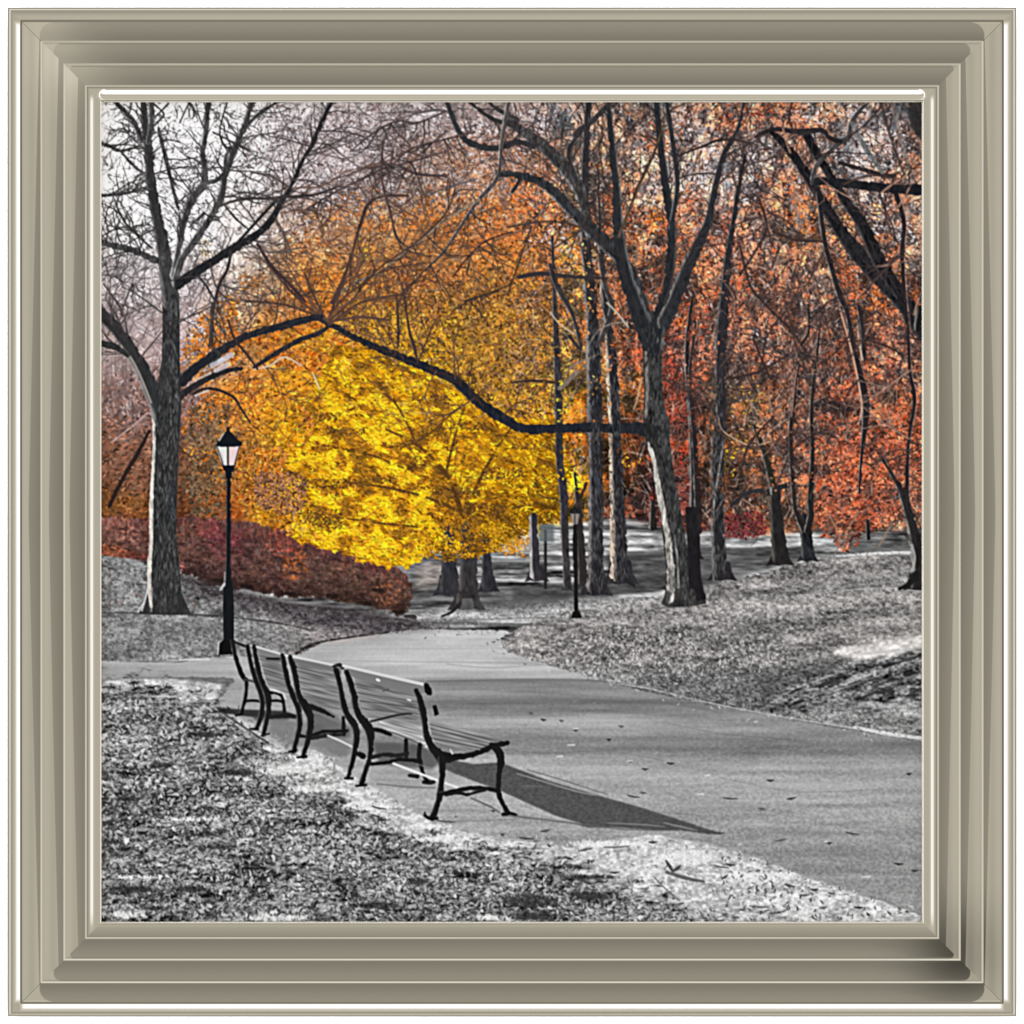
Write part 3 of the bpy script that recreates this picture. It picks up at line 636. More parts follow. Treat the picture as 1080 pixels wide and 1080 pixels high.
def twigs(P, idn, n, L=(15, 45), col=DK2, up=-1.57, spread=1.1, w=(.9, 1.8), sub=3, al=.85, follow=.5):
    Q = spline(P, 4)
    for _ in range(n):
        k = random.randrange(len(Q) // 5, len(Q) - 1)
        x, y, ww = Q[k]; a0 = math.atan2(Q[k + 1][1] - y, Q[k + 1][0] - x)
        a = a0 + random.choice((-1, 1)) * random.uniform(.35, 1.0)
        a = a * (1 - .25) + (up + random.uniform(-spread, spread)) * .25 if follow else a
        l = random.uniform(*L); w0 = min(random.uniform(*w), ww)
        xe, ye, ae = twigline(x, y, a, l, w0, col, al, .22, idn if w0 > 1.4 else None)
        for _ in range(random.randint(1, sub)):
            t = random.uniform(.3, 1); twigline(x + (xe - x) * t, y + (ye - y) * t, ae + random.choice((-1, 1)) * random.uniform(.3, .9), l * random.uniform(.3, .6), w0 * .65, col, al * .85, .3)

def tree(key, name, label): return new(key, name, label)
# -- background trunks
tb = tree('t_right', 'bare_tree', 'dark thin tree with a forked crown, third trunk right of the big central tree')
limb([(822,596,19),(821,575,16),(818,545,13),(816,515,11)], tb, C(40,38,38), C(96,90,86))
limb([(816,520,8),(800,518,5),(784,522,4),(770,534,3)], tb); limb([(816,520,8),(806,480,6),(795,450,4)], tb, C(44,42,34))
limb([(816,516,7),(830,512,5),(842,500,3)], tb); twigs([(806,500,5),(795,450,4)], tb, 8); twigs([(770,534,3),(816,520,8)], tb, 8)
tb = tree('t_right2', 'bare_tree', 'dark trunk wrapped in leaves just right of the forked thin tree')
limb([(851,592,15),(850,570,12),(848,548,12)], tb, C(40,42,46), C(90,90,90), bark=.9)
limb([(848,560,8),(841,545,6),(837,530,5),(833,463,5),(836,422,4),(842,371,3.5),(852,350,3),(851,320,2)], tb, C(44,38,36))
limb([(851,560,8),(854,545,7),(854,520,7),(856,480,5),(855,430,4),(860,380,3),(866,330,1.5)], tb, C(40,36,34))
stroke([(834,440,1.4),(838,400,1.4),(844,366,1.4)], C(206,150,140), None, .8); twigs([(842,371,3),(833,470,4)], tb, 14)
tb = tree('t_h', 'bare_tree', 'tall wavy dark tree standing straight right of the big central tree')
H = [(761,612,20),(759,600,15),(757,560,12),(757,530,12),(756,480,14),(760,440,12),(759,400,11),(760,360,12),(763,320,11),(767,275,8),(772,240,6),(778,200,5),(785,165,4)]
limb(H, tb, C(46,44,48), C(126,120,118), .3); twigs(H, tb, 34, (15, 50))
stroke([(757,440,1.6),(762,455,1.6),(790,470,1.8),(812,466,1.4)], C(190,150,130), tb, .9)
stroke([(752,535,2),(757,500,2),(762,470,1.6)], C(170,165,160), tb, .8)
stroke([(752,612,2),(750,560,1.6),(751,540,1.6)], C(120), tb, .8)
for x, y0_, w, yt in [(732,590,13,440),(735,560,9,470)]:
    limb([(x,y0_,w),(x,yt + 60,w * .8),(x - 3,yt,w * .6),(x - 8,yt - 70,w * .4),(x - 2,yt - 130,w * .2)], None, C(44,38,38))
limb([(688,556,8),(688,530,5)], None, C(40,36,34)); limb([(915,568,5),(914,550,4)], None, C(36)); 
tb = tree('t_under', 'tree_trunk', 'dark trunk standing left of the yellow tree trunk')
limb([(473,628,22),(474,610,18),(473,585,15),(473,560,13)], tb, C(50,50,56), C(80))
tb = tree('t_under2', 'tree_trunk', 'dark slender trunk right of the yellow tree trunk')
limb([(515,624,16),(514,608,12),(513,586,9),(512,565,8)], tb, C(46,46,52), C(80))
limb([(492,643,26),(494,630,21),(494,605,19),(494,583,17),(492,555,13)], i_yellow, C(54,52,52), C(96,92,90), .3, bark=.6)
stroke([(486,636,4),(476,646,3),(466,650,2)], C(44), i_yellow); stroke([(500,636,4),(508,642,3)], C(60), i_yellow)
for k in range(8):
    stroke([(486 + 2 * k, 646, 1.2), (488 + 1.4 * k, 632, 1.2)], C(150), None, .5)
poly([(500,632),(560,628),(620,622),(640,626),(560,640),(505,646)], C(80), None, .45, 2)
twigs([(493,585,6),(488,540,5),(470,500,4)], i_yellow, 14, (20, 50), C(80,56,30), al=.6)
m = field([(440,545),(560,540),(560,560),(530,578),(500,590),(470,592),(445,588)], 2.5, .9, 190)
speckle(2600, m, .26, KY2, 430, 570, 535, 598, hue=.07, base=yb * .9, idn=i_yellow, al=.95)
tb = tree('t_g', 'young_tree', 'slender trunk with a sunlit left edge beside the far sign post')
limb([(566,613,17),(564,600,11),(563,570,9),(562,545,8)], tb, C(52,50,54), C(214,208,204), .55)
sp = tree('sign', 'sign_post', 'thin far post with a small panel, left of the small lamp post')
stroke([(575,620,3.4),(575,560,3)], C(40,44,46), sp); poly([(568,553),(584,553),(584,572),(568,572)], C(84,100,104), sp, .8, 1.1)
tb = tree('t_f', 'bare_tree', 'slim dark tree just left of the small lamp post')
F = [(598,623,9),(597,600,8),(595,560,8),(594,520,9),(590,490,8),(589,440,8),(588,400,8),(586,350,6),(584,300,4),(582,250,3)]
limb(F, tb, C(54,52,54), C(130,124,120), .3, bark=.9); twigs(F, tb, 30, (15, 40))
limb([(614,618,12),(613,590,9),(611,560,8),(609,530,6),(606,500,3)], tb, C(48,44,44))
limb([(590,410,5),(605,396,5),(622,382,4),(636,372,3)], tb, C(130,112,98)); limb([(588,404,3),(560,402,3),(540,404,2)], tb, C(70,54,44))
limb([(604,540,4),(612,525,4),(618,510,3)], tb, C(60,50,44))
tb = tree('t_d', 'bare_tree', 'tall straight trunk, left one of the pair behind the horizontal limb')
D = [(628,628,24),(628,612,17),(628,590,16),(628,540,15),(628,490,15),(627,440,16),(626,390,15),(624,340,13),(620,290,12),(617,250,11),(616,190,9),(618,140,8),(620,106,8)]
limb(D, tb, C(50,48,52), C(150,142,140), .42, bark=.9); twigs(D[5:], tb, 40, (15, 45))
tb = tree('t_e', 'bare_tree', 'tall straight trunk with pale sunlit left edge, right one of the pair behind the horizontal limb')
E = [(654,616,26),(653,600,19),(652,570,17),(651,540,15),(649,490,14),(648,450,13),(646,410,13),(644,380,11),(640,340,9),(636,300,7),(632,240,4),(630,180,2)]
limb(E, tb, C(50,48,52), C(226,204,186), .55, bark=.9)
stroke([(660,612,5),(668,618,3)], C(40), tb); twigs(E[5:], tb, 16)

# leaves and twigs of the nearer wood in front of the far trunks
keep = ids.copy(); ids[:] = keep
_m = sm(fbm(GX / 8, GY / 9, 351, 3), .46, .58) * (GY < 520) * sm(GX, 560, 600) * (np.abs(GX - 690) > 14)
speckle(6500, _m * .8, .3, KS, 560, 972, 250, 520, hue=.12, base=np.clip(MEAN * 1.15, 0, 1), al=.8)
haze(160, 690, 960, 250, 540, [C(176,140,126), C(140,104,92), C(60,44,42)], al=(.4, .85), w=(.8, 1.4), ang=[-1.2, -1.8, -.5])
ids[:] = keep
def fan(x, y, a, L, w, col, depth, idn=None, al=.9, bend=.16):
    if depth == 0 or L < 5: return
    P = [(x, y, w)]; n = 4; k0 = random.gauss(0, bend * .5)
    pts = []
    for k in range(n):
        a += k0 + random.gauss(0, bend); x += math.cos(a) * L / n; y += math.sin(a) * L / n
        P.append((x, y, w * (1 - .5 * (k + 1) / n))); pts.append((x, y, a, P[-1][2]))
    stroke(P, col, idn if w > 1.5 else None, al, soft=.6, smooth=False)
    for (px_, py_, pa, pw) in pts:
        if random.random() < .75:
            fan(px_, py_, pa + random.choice((-1, 1)) * random.uniform(.35, .85), L * random.uniform(.45, .72), max(.7, pw * .72), col, depth - 1, idn, al, bend)
FG = [C(92,84,86), C(110,100,102), C(78,70,72)]; FB = [C(96,70,58), C(78,56,50), C(110,80,64), C(84,62,60)]
# pale and brown spray over the top centre
for (x, y, a, L, w) in [(330,150,.1,70,2),(350,190,-.2,70,2),(372,160,-.5,60,2),(300,200,-.3,70,2.2),(300,225,.1,60,2),(430,160,3.0,70,2.2),(470,140,2.8,80,2.4),(500,190,2.9,90,2.4),(520,220,2.7,80,2.2),
                      (480,118,3.3,80,2),(560,240,2.9,80,2.2),(540,270,3.0,70,2),(440,230,3.3,60,2),(400,120,.3,60,1.8),(420,200,-1.2,50,2),(380,240,-1.0,60,2),(460,250,-2.3,60,2),(340,240,-.7,50,2),(430,290,-1.2,60,2.2),(560,180,-2.4,50,2),(590,140,-2.,40,2)]:
    fan(x, y, a, L, w, random.choice(FB if y > 190 else FG + FB[:1]), 3, None, .8)
# -- top centre limbs and the big central tree
cc = tree('central', 'large_bare_tree', 'big forked tree right of centre with one long limb reaching left across the yellow crown')
def CL(P, **k): limb(P, cc, **k); return P
def TW(P, n, **k): twigs(P, cc, n, **k)
p = CL([(535,128,8),(556,142,11),(576,158,13),(596,178,14),(610,200,12),(617,225,11),(622,250,9)], col=C(70,68,68), rim=C(160), bark=1.); TW(p, 18)
p = CL([(524,183,4),(540,184,6),(558,188,8),(580,199,10),(606,226,12),(633,252,14),(655,274,14),(668,300,15),(678,335,18)], col=C(50,52,55), rim=C(176,172,170), side=-1, bark=1.); TW(p, 22)
p = CL([(471,108,5),(483,138,6),(497,152,7),(524,157,6),(545,150,6),(562,155,6)], col=C(52,52,54)); TW(p, 14)
p = CL([(495,108,3),(510,120,4),(524,128,5),(540,132,5)], col=C(60,58,58)); TW(p, 6)
p = CL([(515,108,3),(528,118,4),(545,126,4)], col=C(60,58,58))
p = CL([(524,186,3),(548,187,4),(540,203,3)], col=C(50,48,48))
p = CL([(536,108,4),(529,150,4.5),(525,186,4.5),(505,211,4),(491,231,3),(471,262,3),(452,282,2)], col=C(80,74,74), rim=C(200,196,190)); TW(p, 14, L=(15, 40))
p = CL([(505,211,3),(473,231,2.4),(430,264,2.6),(401,288,3),(371,300,3),(351,319,3)], col=C(140,120,100)); TW(p, 16, L=(15, 40))
p = CL([(430,207,2),(408,207,2.4),(389,215,3),(379,241,3),(366,285,3.4),(350,320,4)], col=C(74,58,52)); TW(p, 8, L=(15, 35))
p = CL([(471,160,2),(430,172,2),(404,178,2),(380,190,2),(350,205,2),(322,222,2)], col=C(90,74,74)); TW(p, 12)
p = CL([(500,140,2),(460,150,2),(430,160,2),(400,190,2)], col=C(90,74,74)); TW(p, 12)
p = CL([(470,118,2),(440,130,2),(420,128,2),(395,140,2),(370,160,1.6)], col=C(90,74,74)); TW(p, 12)
p = CL([(404,150,2),(403,190,2.4),(412,225,2.4),(418,250,2.6),(426,258,2)], col=C(84,66,64)); TW(p, 12)
p = CL([(470,186,3),(440,184,3),(415,174,2),(390,178,1.6)], col=C(80,66,66)); TW(p, 8)
p = CL([(345,341,3),(372,316,2),(398,285,2),(440,255,2),(470,225,2),(480,200,2)], col=C(86,64,52)); TW(p, 10)
p = CL([(540,245,2),(512,255,2),(495,270,2),(478,292,2)], col=C(90,60,50)); TW(p, 8)
p = CL([(540,300,2),(520,308,2.4),(490,318,2)], col=C(90,66,40)); TW(p, 8)
p = CL([(440,380,2),(432,350,2.6),(428,325,2),(424,300,1.6)], col=C(74,56,50)); TW(p, 6)
p = CL([(420,365,2.6),(420,340,3),(418,310,2)], col=C(74,56,50)); TW(p, 6)
for P in ([(535,312),(560,240)],[(580,265),(618,240)],[(535,240),(580,234),(612,240)]):
    stroke([(a, b, 2.2) for a, b in P], C(70,56,50), cc, .8)
stroke([(547,293,4),(570,289,5),(600,292,4),(640,294,3)], C(60,52,52), cc)
# trunk
poly([(697,637),(701,628),(702,600),(699,570),(696,545),(689,510),(687,485),(679,462),(678,440),(679,410),(678,385),(677,362),(672,345),(662,325),(700,330),(709,318),(704,345),(698,360),(698,400),(699,425),(706,445),(706,465),(710,500),(716,530),(723,570),(727,600),(733,615),(744,628),(744,637),(725,640),(705,641)], C(58,57,57), cc, 1, .3, tex=BARK * 1.8)
# dark second stem standing behind its right flank
poly([(726,620),(724,570),(722,535),(734,535),(737,580),(739,610),(744,632),(735,635)], C(34,32,34), cc, 1, .5, tex=BARK * .7)
stroke([(706,632,9),(707,600,8),(704,570,7),(700,545,6),(694,515,6),(690,490,5),(684,468,4)], C(196,190,184), cc, .85, bark=.7)
stroke([(715,620,2.5),(714,590,2),(711,565,1.6)], C(150), cc, .7, bark=.8)
stroke([(681,440,3),(682,410,3.4),(681,385,3.4),(680,362,3)], C(150,140,130), cc, .7, bark=.9)
stroke([(676,400,1.6),(672,420,1.6),(668,432,1.6)], C(190,160,130), cc, .8)
poly([(697,637),(702,622),(708,626),(704,640)], C(60), cc, .8, .5)
p = CL([(688,362,24),(677,340,19),(668,315,16),(660,292,15),(655,268,14),(652,245,12),(650,205,9),(646,160,7),(641,108,6)], col=C(42,44,48), side=1, rim=C(110)); TW(p, 26)
p = CL([(692,350,18),(699,325,14),(704,305,11),(707,275,10),(708,240,9),(702,197,8.5),(696,146,7),(692,106,7)], col=C(40,42,46), side=1, rim=C(96)); TW(p, 26)
p = CL([(707,240,5),(713,205,5),(713,180,6),(708,146,5.5),(702,106,5)], col=C(48,48,50)); TW(p, 14)
p = CL([(700,340,15),(711,316,14),(723,286,13),(734,262,12),(746,234,9),(753,200,7),(762,165,6),(778,135,4),(784,106,3)], col=C(46,47,51), rim=C(140,134,130)); TW(p, 30)
p = CL([(652,250,3),(672,200,3),(690,160,2.5),(700,130,2)], col=C(90,72,60)); TW(p, 8)
p = CL([(714,165,2),(740,155,2.4),(760,148,3),(785,150,2)], col=C(60,50,50)); TW(p, 6)
p = CL([(606,142,6),(622,130,6),(640,112,5),(646,106,5)], col=C(56,54,56))
p = CL([(607,190,4),(600,160,4),(612,140,3)], col=C(50,50,54))
p = CL([(630,365,4),(637,350,6),(645,325,6),(637,300,5),(632,270,4)], col=C(66,60,60)); TW(p, 8)
stroke([(640,320,2),(650,330,2),(662,345,2)], C(184,174,164), cc, .9); stroke([(580,330,1.6),(590,342,2),(604,352,2)], C(206,180,150), cc, .8)
p = CL([(600,355,4),(612,368,4),(606,340,4),(600,325,5),(586,300,6),(580,280,4)], col=C(56,52,52))
stroke([(616,372,1.6),(630,350,2),(645,342,1.6),(662,340,1.2)], C(150,142,134), cc, .7)
stroke([(594,398,2),(604,386,2.4),(622,378,2.2),(634,372,1.6)], C(140,124,108), cc, .7)
# long horizontal limb
LL = [(690,455,13),(680,453,14),(668,452,12),(650,452,10.5),(620,451,10),(590,452,9.5),(560,453,10),(545,450,10),(532,442,11),(513,431,11),(496,417,11),(479,401,10),(460,392,9),(442,385,9),(425,378,8),(408,371,8),(390,364,7),(370,354,6),(346,341,6)]
CL(LL, col=C(38,40,46), rim=C(90,90,96), rw=.3); 
TW(LL[6:], 20, L=(15, 45), col=C(70,50,40))
p = CL([(346,342,6),(336,336,6),(320,338,7),(305,342,8)], col=C(46,45,46))
stroke([(688,436,7),(684,450,9),(688,470,6)], C(44,43,43), cc, .8, bark=.8)
stroke([(440,380,2),(437,365,3),(432,352,2.6)], C(70,56,50), cc)
p = CL([(485,430,2),(470,442,2),(450,460,2),(425,472,1.6)], col=C(100,70,30)); TW(p, 8, L=(10, 25), col=C(110,76,30))
for P in ([(345,345),(380,320),(430,310)],[(346,340),(360,300),(372,270)],[(344,338),(320,320),(300,300),(285,280)],[(344,338),(330,310),(322,290)],[(346,340),(380,335),(410,338)],[(342,336),(300,322),(260,318)]):
    q = CL([(a, b, 2.4) for a, b in P], col=C(84,62,52)); TW(q, 8, L=(12, 40), col=C(90,64,52))

# -- right edge trees
rt_ = tree('right', 'leaning_dark_tree', 'dark double limbs slanting down at the upper right corner with a level branch')
def RL(P, **k): limb(P, rt_, **k); return P
p = RL([(813,140,6),(825,152,8),(840,170,10),(856,196,10),(874,226,12),(890,250,14),(905,270,16),(925,292,17),(945,312,17),(960,330,20),(975,350,22)], col=C(34,33,36), rim=C(80), bark=1.); twigs(p, rt_, 24)
p = RL([(850,144,9),(862,165,9),(876,188,8),(893,215,10),(910,240,13),(923,270,14),(936,292,14),(950,312,12)], col=C(32,31,34), rim=C(80), bark=1.); twigs(p, rt_, 20)
p = RL([(854,192,8),(870,192,8),(890,194,9),(915,197,9),(945,200,10),(975,201,12)], col=C(34,34,38), rim=None)
p = RL([(855,194,4),(860,176,5),(872,163,5),(884,152,5),(894,145,6),(897,130,5),(905,118,4),(914,110,3)], col=C(70,66,68), rim=C(160))
p = RL([(886,150,4),(874,146,5),(866,138,5),(850,139,6),(835,139,5),(820,137,5),(805,140,4),(796,145,3)], col=C(44,40,42)); twigs(p, rt_, 12)
p = RL([(884,172,4),(905,178,4.5),(930,185,5),(942,186,4)], col=C(58,50,50))
p = RL([(898,130,4),(908,150,5),(922,172,5),(930,182,4)], col=C(110,112,112))
p = RL([(945,206,6),(950,222,6),(953,240,5.5),(951,270,5),(954,320,5),(957,345,4),(959,391,4),(964,422,4.5),(958,463,4),(956,513,5),(958,545,6)], col=C(44,38,40), side=1, rim=C(200,160,150)); twigs(p, rt_, 24)
p = RL([(862,203,5),(866,235,5),(870,262,5),(877,285,6),(885,313,6),(893,332,5),(900,372,6),(907,401,8),(912,425,9),(911,450,6),(908,480,4),(905,520,2)], col=C(42,38,40)); twigs(p, rt_, 20)
p = RL([(905,324,5),(909,350,5),(910,379,6)], col=C(46,42,42)); stroke([(903,339,2),(906,365,2),(909,380,2)], C(206,176,160), rt_, .8)
stroke([(886,330,1.6),(896,365,2),(904,400,1.8),(908,430,2),(904,448,1.6)], C(210,160,140), rt_, .9)
poly([(957,108),(973,108),(973,150),(964,142),(958,130)], C(46,44,46), rt_, .9, 1, tex=BARK)
stroke([(940,108,5),(950,150,5),(962,190,4)], C(120,108,104), rt_, .7, bark=.8); stroke([(928,108,3),(940,150,3),(955,190,2)], C(70,58,56), rt_, .8)
RL([(972,330,14),(968,345,10)], col=C(26))
kt = tree('right2', 'leaning_tree', 'small dark tree leaning on the leaf bank at the right edge')
p = limb([(967,622,20),(969,604,14),(966,580,13),(961,555,11),(955,535,9),(948,515,6),(938,498,4),(925,478,3)], kt, C(40,38,38), C(150,146,142), .4)
stroke([(966,606,8),(958,616,6),(948,621,3)], C(34), kt); twigs(p, kt, 12)
stroke([(961,575,2.4),(964,590,2.4),(960,604,2)], C(170), kt, .8)
for P in ([(872,540),(885,568),(880,584)],[(905,540),(893,560),(888,580)],[(940,550),(930,570),(926,576)]):
    stroke([(a, b, 1.8) for a, b in P], C(150,120,104), None, .8)

# more branches crossing on the right
for _ in range(26):
    x = random.uniform(790, 965); y = random.uniform(130, 520)
    Q = [(x, y, 2.4)]; a = random.choice((-1.2, -1.9, -.5, -2.6)) + random.gauss(0, .2)
    for k in range(5):
        a += random.gauss(0, .25); x += math.cos(a) * 14; y += math.sin(a) * 14; Q.append((x, y, 2.4 - .35 * k))
    stroke(Q, random.choice((C(60,46,44), C(80,60,56), C(170,130,116))), None, .8); twigs(Q, None, 4, (8, 22))
for P in ([(780,260),(790,300),(805,320),(830,345),(850,372)],[(870,255),(840,254),(828,250),(815,245)],[(800,210),(808,240),(798,262),(780,290)],[(795,360),(805,385),(812,400)],[(830,375),(800,392),(770,400)],[(815,440),(790,468),(780,500)]):
    stroke([(a, b, 2.6) for a, b in P], C(58,44,44), None, .85); twigs([(a, b, 2.6) for a, b in P], None, 7, (8, 24))

# -- the big tree on the left
la = tree('left', 'large_bare_tree', 'big bare tree at the left with a sunlit edge, standing behind the tall lamp post')
def LA(P, **k):
    if 'col' not in k:
        top_ = sum(p[1] for p in P) / len(P) < 290
        k['col'] = C(78,77,78) if top_ else C(52,53,54)
        if top_: k.setdefault('rw', .45); k['rim'] = C(158,156,154); k.setdefault('bark', .9)
    limb(P, la, **k); return P
def TL(P, n, **k): twigs(P, la, n, **k)
for (x, y, a, L, w) in [(345,338,-1.2,70,2.6),(345,338,-.75,75,2.6),(345,338,-2.2,70,2.4),(344,338,-2.75,80,2.4),(345,340,-.2,70,2.2),(350,320,-1.,60,2.4),(400,288,-.6,60,2),(372,300,-1.4,50,2),
                      (480,400,-1.7,50,2),(440,384,-1.3,55,2),(412,371,-2.,50,2),(530,440,-.9,40,1.8),(500,420,2.2,50,1.8),(460,392,2.4,50,1.6)]:
    fan(x, y, a, L, w, random.choice(FB), 3, cc, .85)
for (x, y, a, L, w) in [(652,245,-2.4,60,2.4),(640,200,-1.9,50,2.4),(600,185,-1.3,50,2.4),(580,160,-1.5,40,2),(702,197,-1.1,50,2),(713,190,-.8,45,2),(752,200,-.7,60,2.4),(734,262,-.5,60,2.2),(762,165,-.4,50,2),(660,290,-2.8,60,2.2),(620,225,2.6,50,2),(700,320,-.9,60,2),(684,380,-.5,60,1.8),(684,400,.2,50,1.6)]:
    fan(x, y, a, L, w, random.choice([C(58,50,50), C(72,60,58)]), 3, None, .85)
for (x, y, a, L, w) in [(780,190,-1.2,60,2.4),(770,240,-.7,60,2.2),(850,250,-2.2,60,2.2),(885,313,2.7,60,2.2),(842,371,-2.2,60,2),(842,371,-.9,60,2),(833,463,-.6,60,2),(953,270,2.8,60,2.2),(959,391,2.6,60,2.2),(958,463,3.4,60,2),(905,401,2.4,50,2),(870,262,1.9,60,2),(925,199,1.3,60,2.2),(895,145,-.6,60,2),(816,516,-1.1,50,2),(757,440,-2.3,40,2)]:
    fan(x, y, a, L, w, random.choice([C(58,46,46), C(74,58,56), C(150,120,110)]), 3, None, .85)
# low left thicket branches
stroke([(158,455,3),(145,480,4),(130,505,4),(116,534,4)], C(48,36,34), la); stroke([(118,467,1.4),(140,450,1.6),(156,436,1.6)], C(200,170,166), la, .8)
poly([(146,648),(152,632),(156,612),(158,585),(160,540),(160,480),(162,445),(166,425),(167,405),(171,380),(172,330),(171,300),(176,292),(186,300),(190,330),(190,380),(191,400),(192,430),(190,455),(188,500),(186,560),(190,600),(192,625),(200,644),(202,648),(180,649)], C(54,54,55), la, 1, .3, tex=BARK * 1.1)
stroke([(160,640,3),(158,625,4),(158,600,4.5),(160,570,4),(160,530,4),(162,490,3.5),(163,455,3.5),(161,432,2.5)], C(216,206,196), la, .95, bark=.5)
stroke([(150,644,2),(154,630,2.4),(158,612,2.4)], C(200), la, .9); stroke([(146,646,1.6),(152,636,1.6)], C(210), la, .9)
stroke([(160,645,1.6),(161,620,1.6)], C(170), la, .7)
p = LA([(173,440,22),(164,420,18),(156,402,16),(146,382,14),(132,360,14),(118,342,13),(104,328,12)]); TL(p, 14)
stroke([(160,425,2),(150,400,2),(140,380,2),(128,365,1.5)], C(170,160,150), la, .8)
p = LA([(135,375,5),(122,366,6),(104,362,7)]); TL(p, 4)
p = LA([(181,320,18),(178,298,17),(172,262,15),(166,230,12),(160,198,11),(157,160,10),(154,135,8),(151,106,7)], rim=C(130), col=C(62,62,62)); TL(p, 30)
p = LA([(157,150,6),(160,130,6.5),(160,106,6.5)]); 
p = LA([(184,292,9),(187,272,7),(191,250,7),(196,228,8),(205,208,8),(215,195,8),(216,180,7),(214,162,6.5),(217,140,6),(220,106,6)], rim=C(150)); TL(p, 24)
p = LA([(185,296,8),(192,274,7),(206,254,7.5),(221,232,7.5),(233,208,8),(238,184,7),(246,160,6),(256,138,6),(267,106,5)], rim=C(160)); TL(p, 26)
p = LA([(255,140,3),(270,124,3.4),(294,107,2.6)]); TL(p, 8)
p = LA([(238,190,3),(238,170,4),(243,156,3)]); p = LA([(216,194,4),(228,191,5),(235,184,3)])
p = LA([(188,300,12),(203,290,10),(222,278,9),(242,265,9),(260,255,8),(277,243,8),(289,228,8),(296,214,6),(306,199,5),(318,172,4.5),(328,155,4.5),(338,132,5),(351,106,5)], col=C(40,41,45)); TL(p, 34)
stroke([(243,257,1.8),(262,243,2),(280,226,2)], C(206,200,200), la, .9)
stroke([(244,264,3),(262,244,3),(282,222,3.4),(292,212,3)], C(44), la, 1)
p = LA([(230,219,2.4),(245,213,2.8),(262,210,3),(285,210,3.4),(300,208,3.4),(330,206,2.4),(360,196,2)], col=C(80,66,66)); TL(p, 14)
p = LA([(238,218,2),(250,232,2.4),(262,242,2)]); 
p = LA([(244,266,3.4),(240,285,3),(232,300,3),(227,318,2.8),(225,335,2.4),(224,365,2)], col=C(56,50,52)); TL(p, 8)
p = LA([(272,258,3),(286,280,3.4),(305,300,3.4),(322,318,3)], col=C(70,50,50)); TL(p, 10)
p = LA([(208,290,2),(218,302,2),(226,316,2)]); 
p = LA([(172,276,9),(160,273,7),(145,266,7),(131,262,7),(118,259,6),(104,254,6)]); TL(p, 14)
p = LA([(160,262,2.4),(145,248,2.8),(133,236,2.2),(122,215,1.6)]); TL(p, 8)
p = LA([(150,148,6),(142,130,5.5),(132,118,5),(119,105,5)]); TL(p, 8)
p = LA([(104,150,4),(116,155,3.6),(129,160,3),(150,153,2)]); TL(p, 8)
p = LA([(129,161,2.6),(138,172,3),(150,182,2.4)]); p = LA([(104,207,3.4),(120,206,3.4),(135,204,3),(155,198,2.6)]); TL(p, 10)
p = LA([(168,136,3),(172,155,4),(178,178,4.4),(183,200,4),(188,219,3)], rim=C(150)); TL(p, 12)
p = LA([(160,136,2),(170,126,2.4),(173,120,2),(160,108,2)]); p = LA([(164,124,2),(178,110,2)])
for P in ([(107,250),(130,240),(150,250)],[(110,300),(130,330),(135,355)],[(140,300),(128,330)],[(215,225),(200,240)],[(200,108),(190,130)],[(240,108),(232,140),(240,160)],[(225,140),(245,150),(262,160)]):
    q = LA([(a, b, 1.8) for a, b in P], col=C(90,80,82)); TL(q, 5, L=(10, 25))
for (x, y, a, L, w) in [(151,112,-1.9,40,2),(157,160,-2.6,45,2),(160,200,2.9,45,2),(168,240,2.8,50,2.2),(131,262,-2.2,40,2),(118,259,2.6,30,1.8),(160,185,-.4,40,2),(188,215,-.7,40,2),(205,208,-2.,40,2),(216,180,-.5,40,2),(219,140,-2.4,40,2),(233,208,-.2,50,2),(240,180,-.3,50,2),(250,150,-.5,50,2),(262,118,-.9,36,2),(262,255,.9,50,2),(289,228,.8,50,2),(309,190,-.1,60,2),(321,166,.1,60,2),(335,139,-.2,60,2),(296,214,-2.6,50,2),(277,243,-2.5,45,2),(306,199,-2.4,45,2),(328,155,-2.6,45,2),(232,300,.6,50,1.8),(225,335,.8,40,1.8),(222,278,1.4,50,1.8),(178,298,-.7,40,1.8),
                      (118,342,-1.2,50,2),(146,382,-1.0,60,2.2),(132,360,-1.6,50,2),(171,330,-2.3,50,2),(190,340,-.8,50,2),(252,359,-1.1,50,2),(288,346,-1.4,50,2),(275,380,.9,40,1.8)]:
    fan(x, y, a, L, w, random.choice([C(66,62,64), C(84,76,78), C(74,64,64)]), 3, None, .85)
# low right limbs
p = LA([(193,402,13),(206,389,10),(222,377,8.5),(240,366,8),(258,356,8),(280,349,8),(300,344,8),(322,338,7),(340,334,5)], col=C(40,42,48), rim=C(100)); TL(p, 10, col=C(70,52,44))
p = LA([(190,418,9),(200,411,7),(219,400,6),(238,392,5.5),(254,389,4)], col=C(46,44,46)); 
stroke([(205,402,1.8),(222,394,2)], C(190), la, .8); stroke([(222,386,4),(232,376,4),(226,368,3)], C(60), la)
p = LA([(268,388,3.5),(280,380,4.5),(298,369,5),(318,358,5),(334,353,5),(345,346,4)], col=C(52,47,47))
stroke([(268,390,1.8),(285,386,2),(300,377,2),(318,386,1.8)], C(214,190,166), la, .9)
p = LA([(241,338,2.4),(248,358,2.8),(262,376,2.6),(272,390,2)], col=C(66,52,48)); p = LA([(224,320,2.8),(223,350,3),(221,366,2.6)], col=C(76,66,62))
p = LA([(204,416,2.8),(214,411,3),(228,411,3),(246,419,2.6),(255,432,2.2),(264,446,1.6)], col=C(50,44,44)); stroke([(206,418,1.5),(220,412,1.5)], C(220), la, .8)
for x, y in [(230,383),(238,378),(234,388)]:
    stroke([(x - 6, y + 3, 5), (x + 6, y - 3, 6)], C(206,206,220), None, .7)
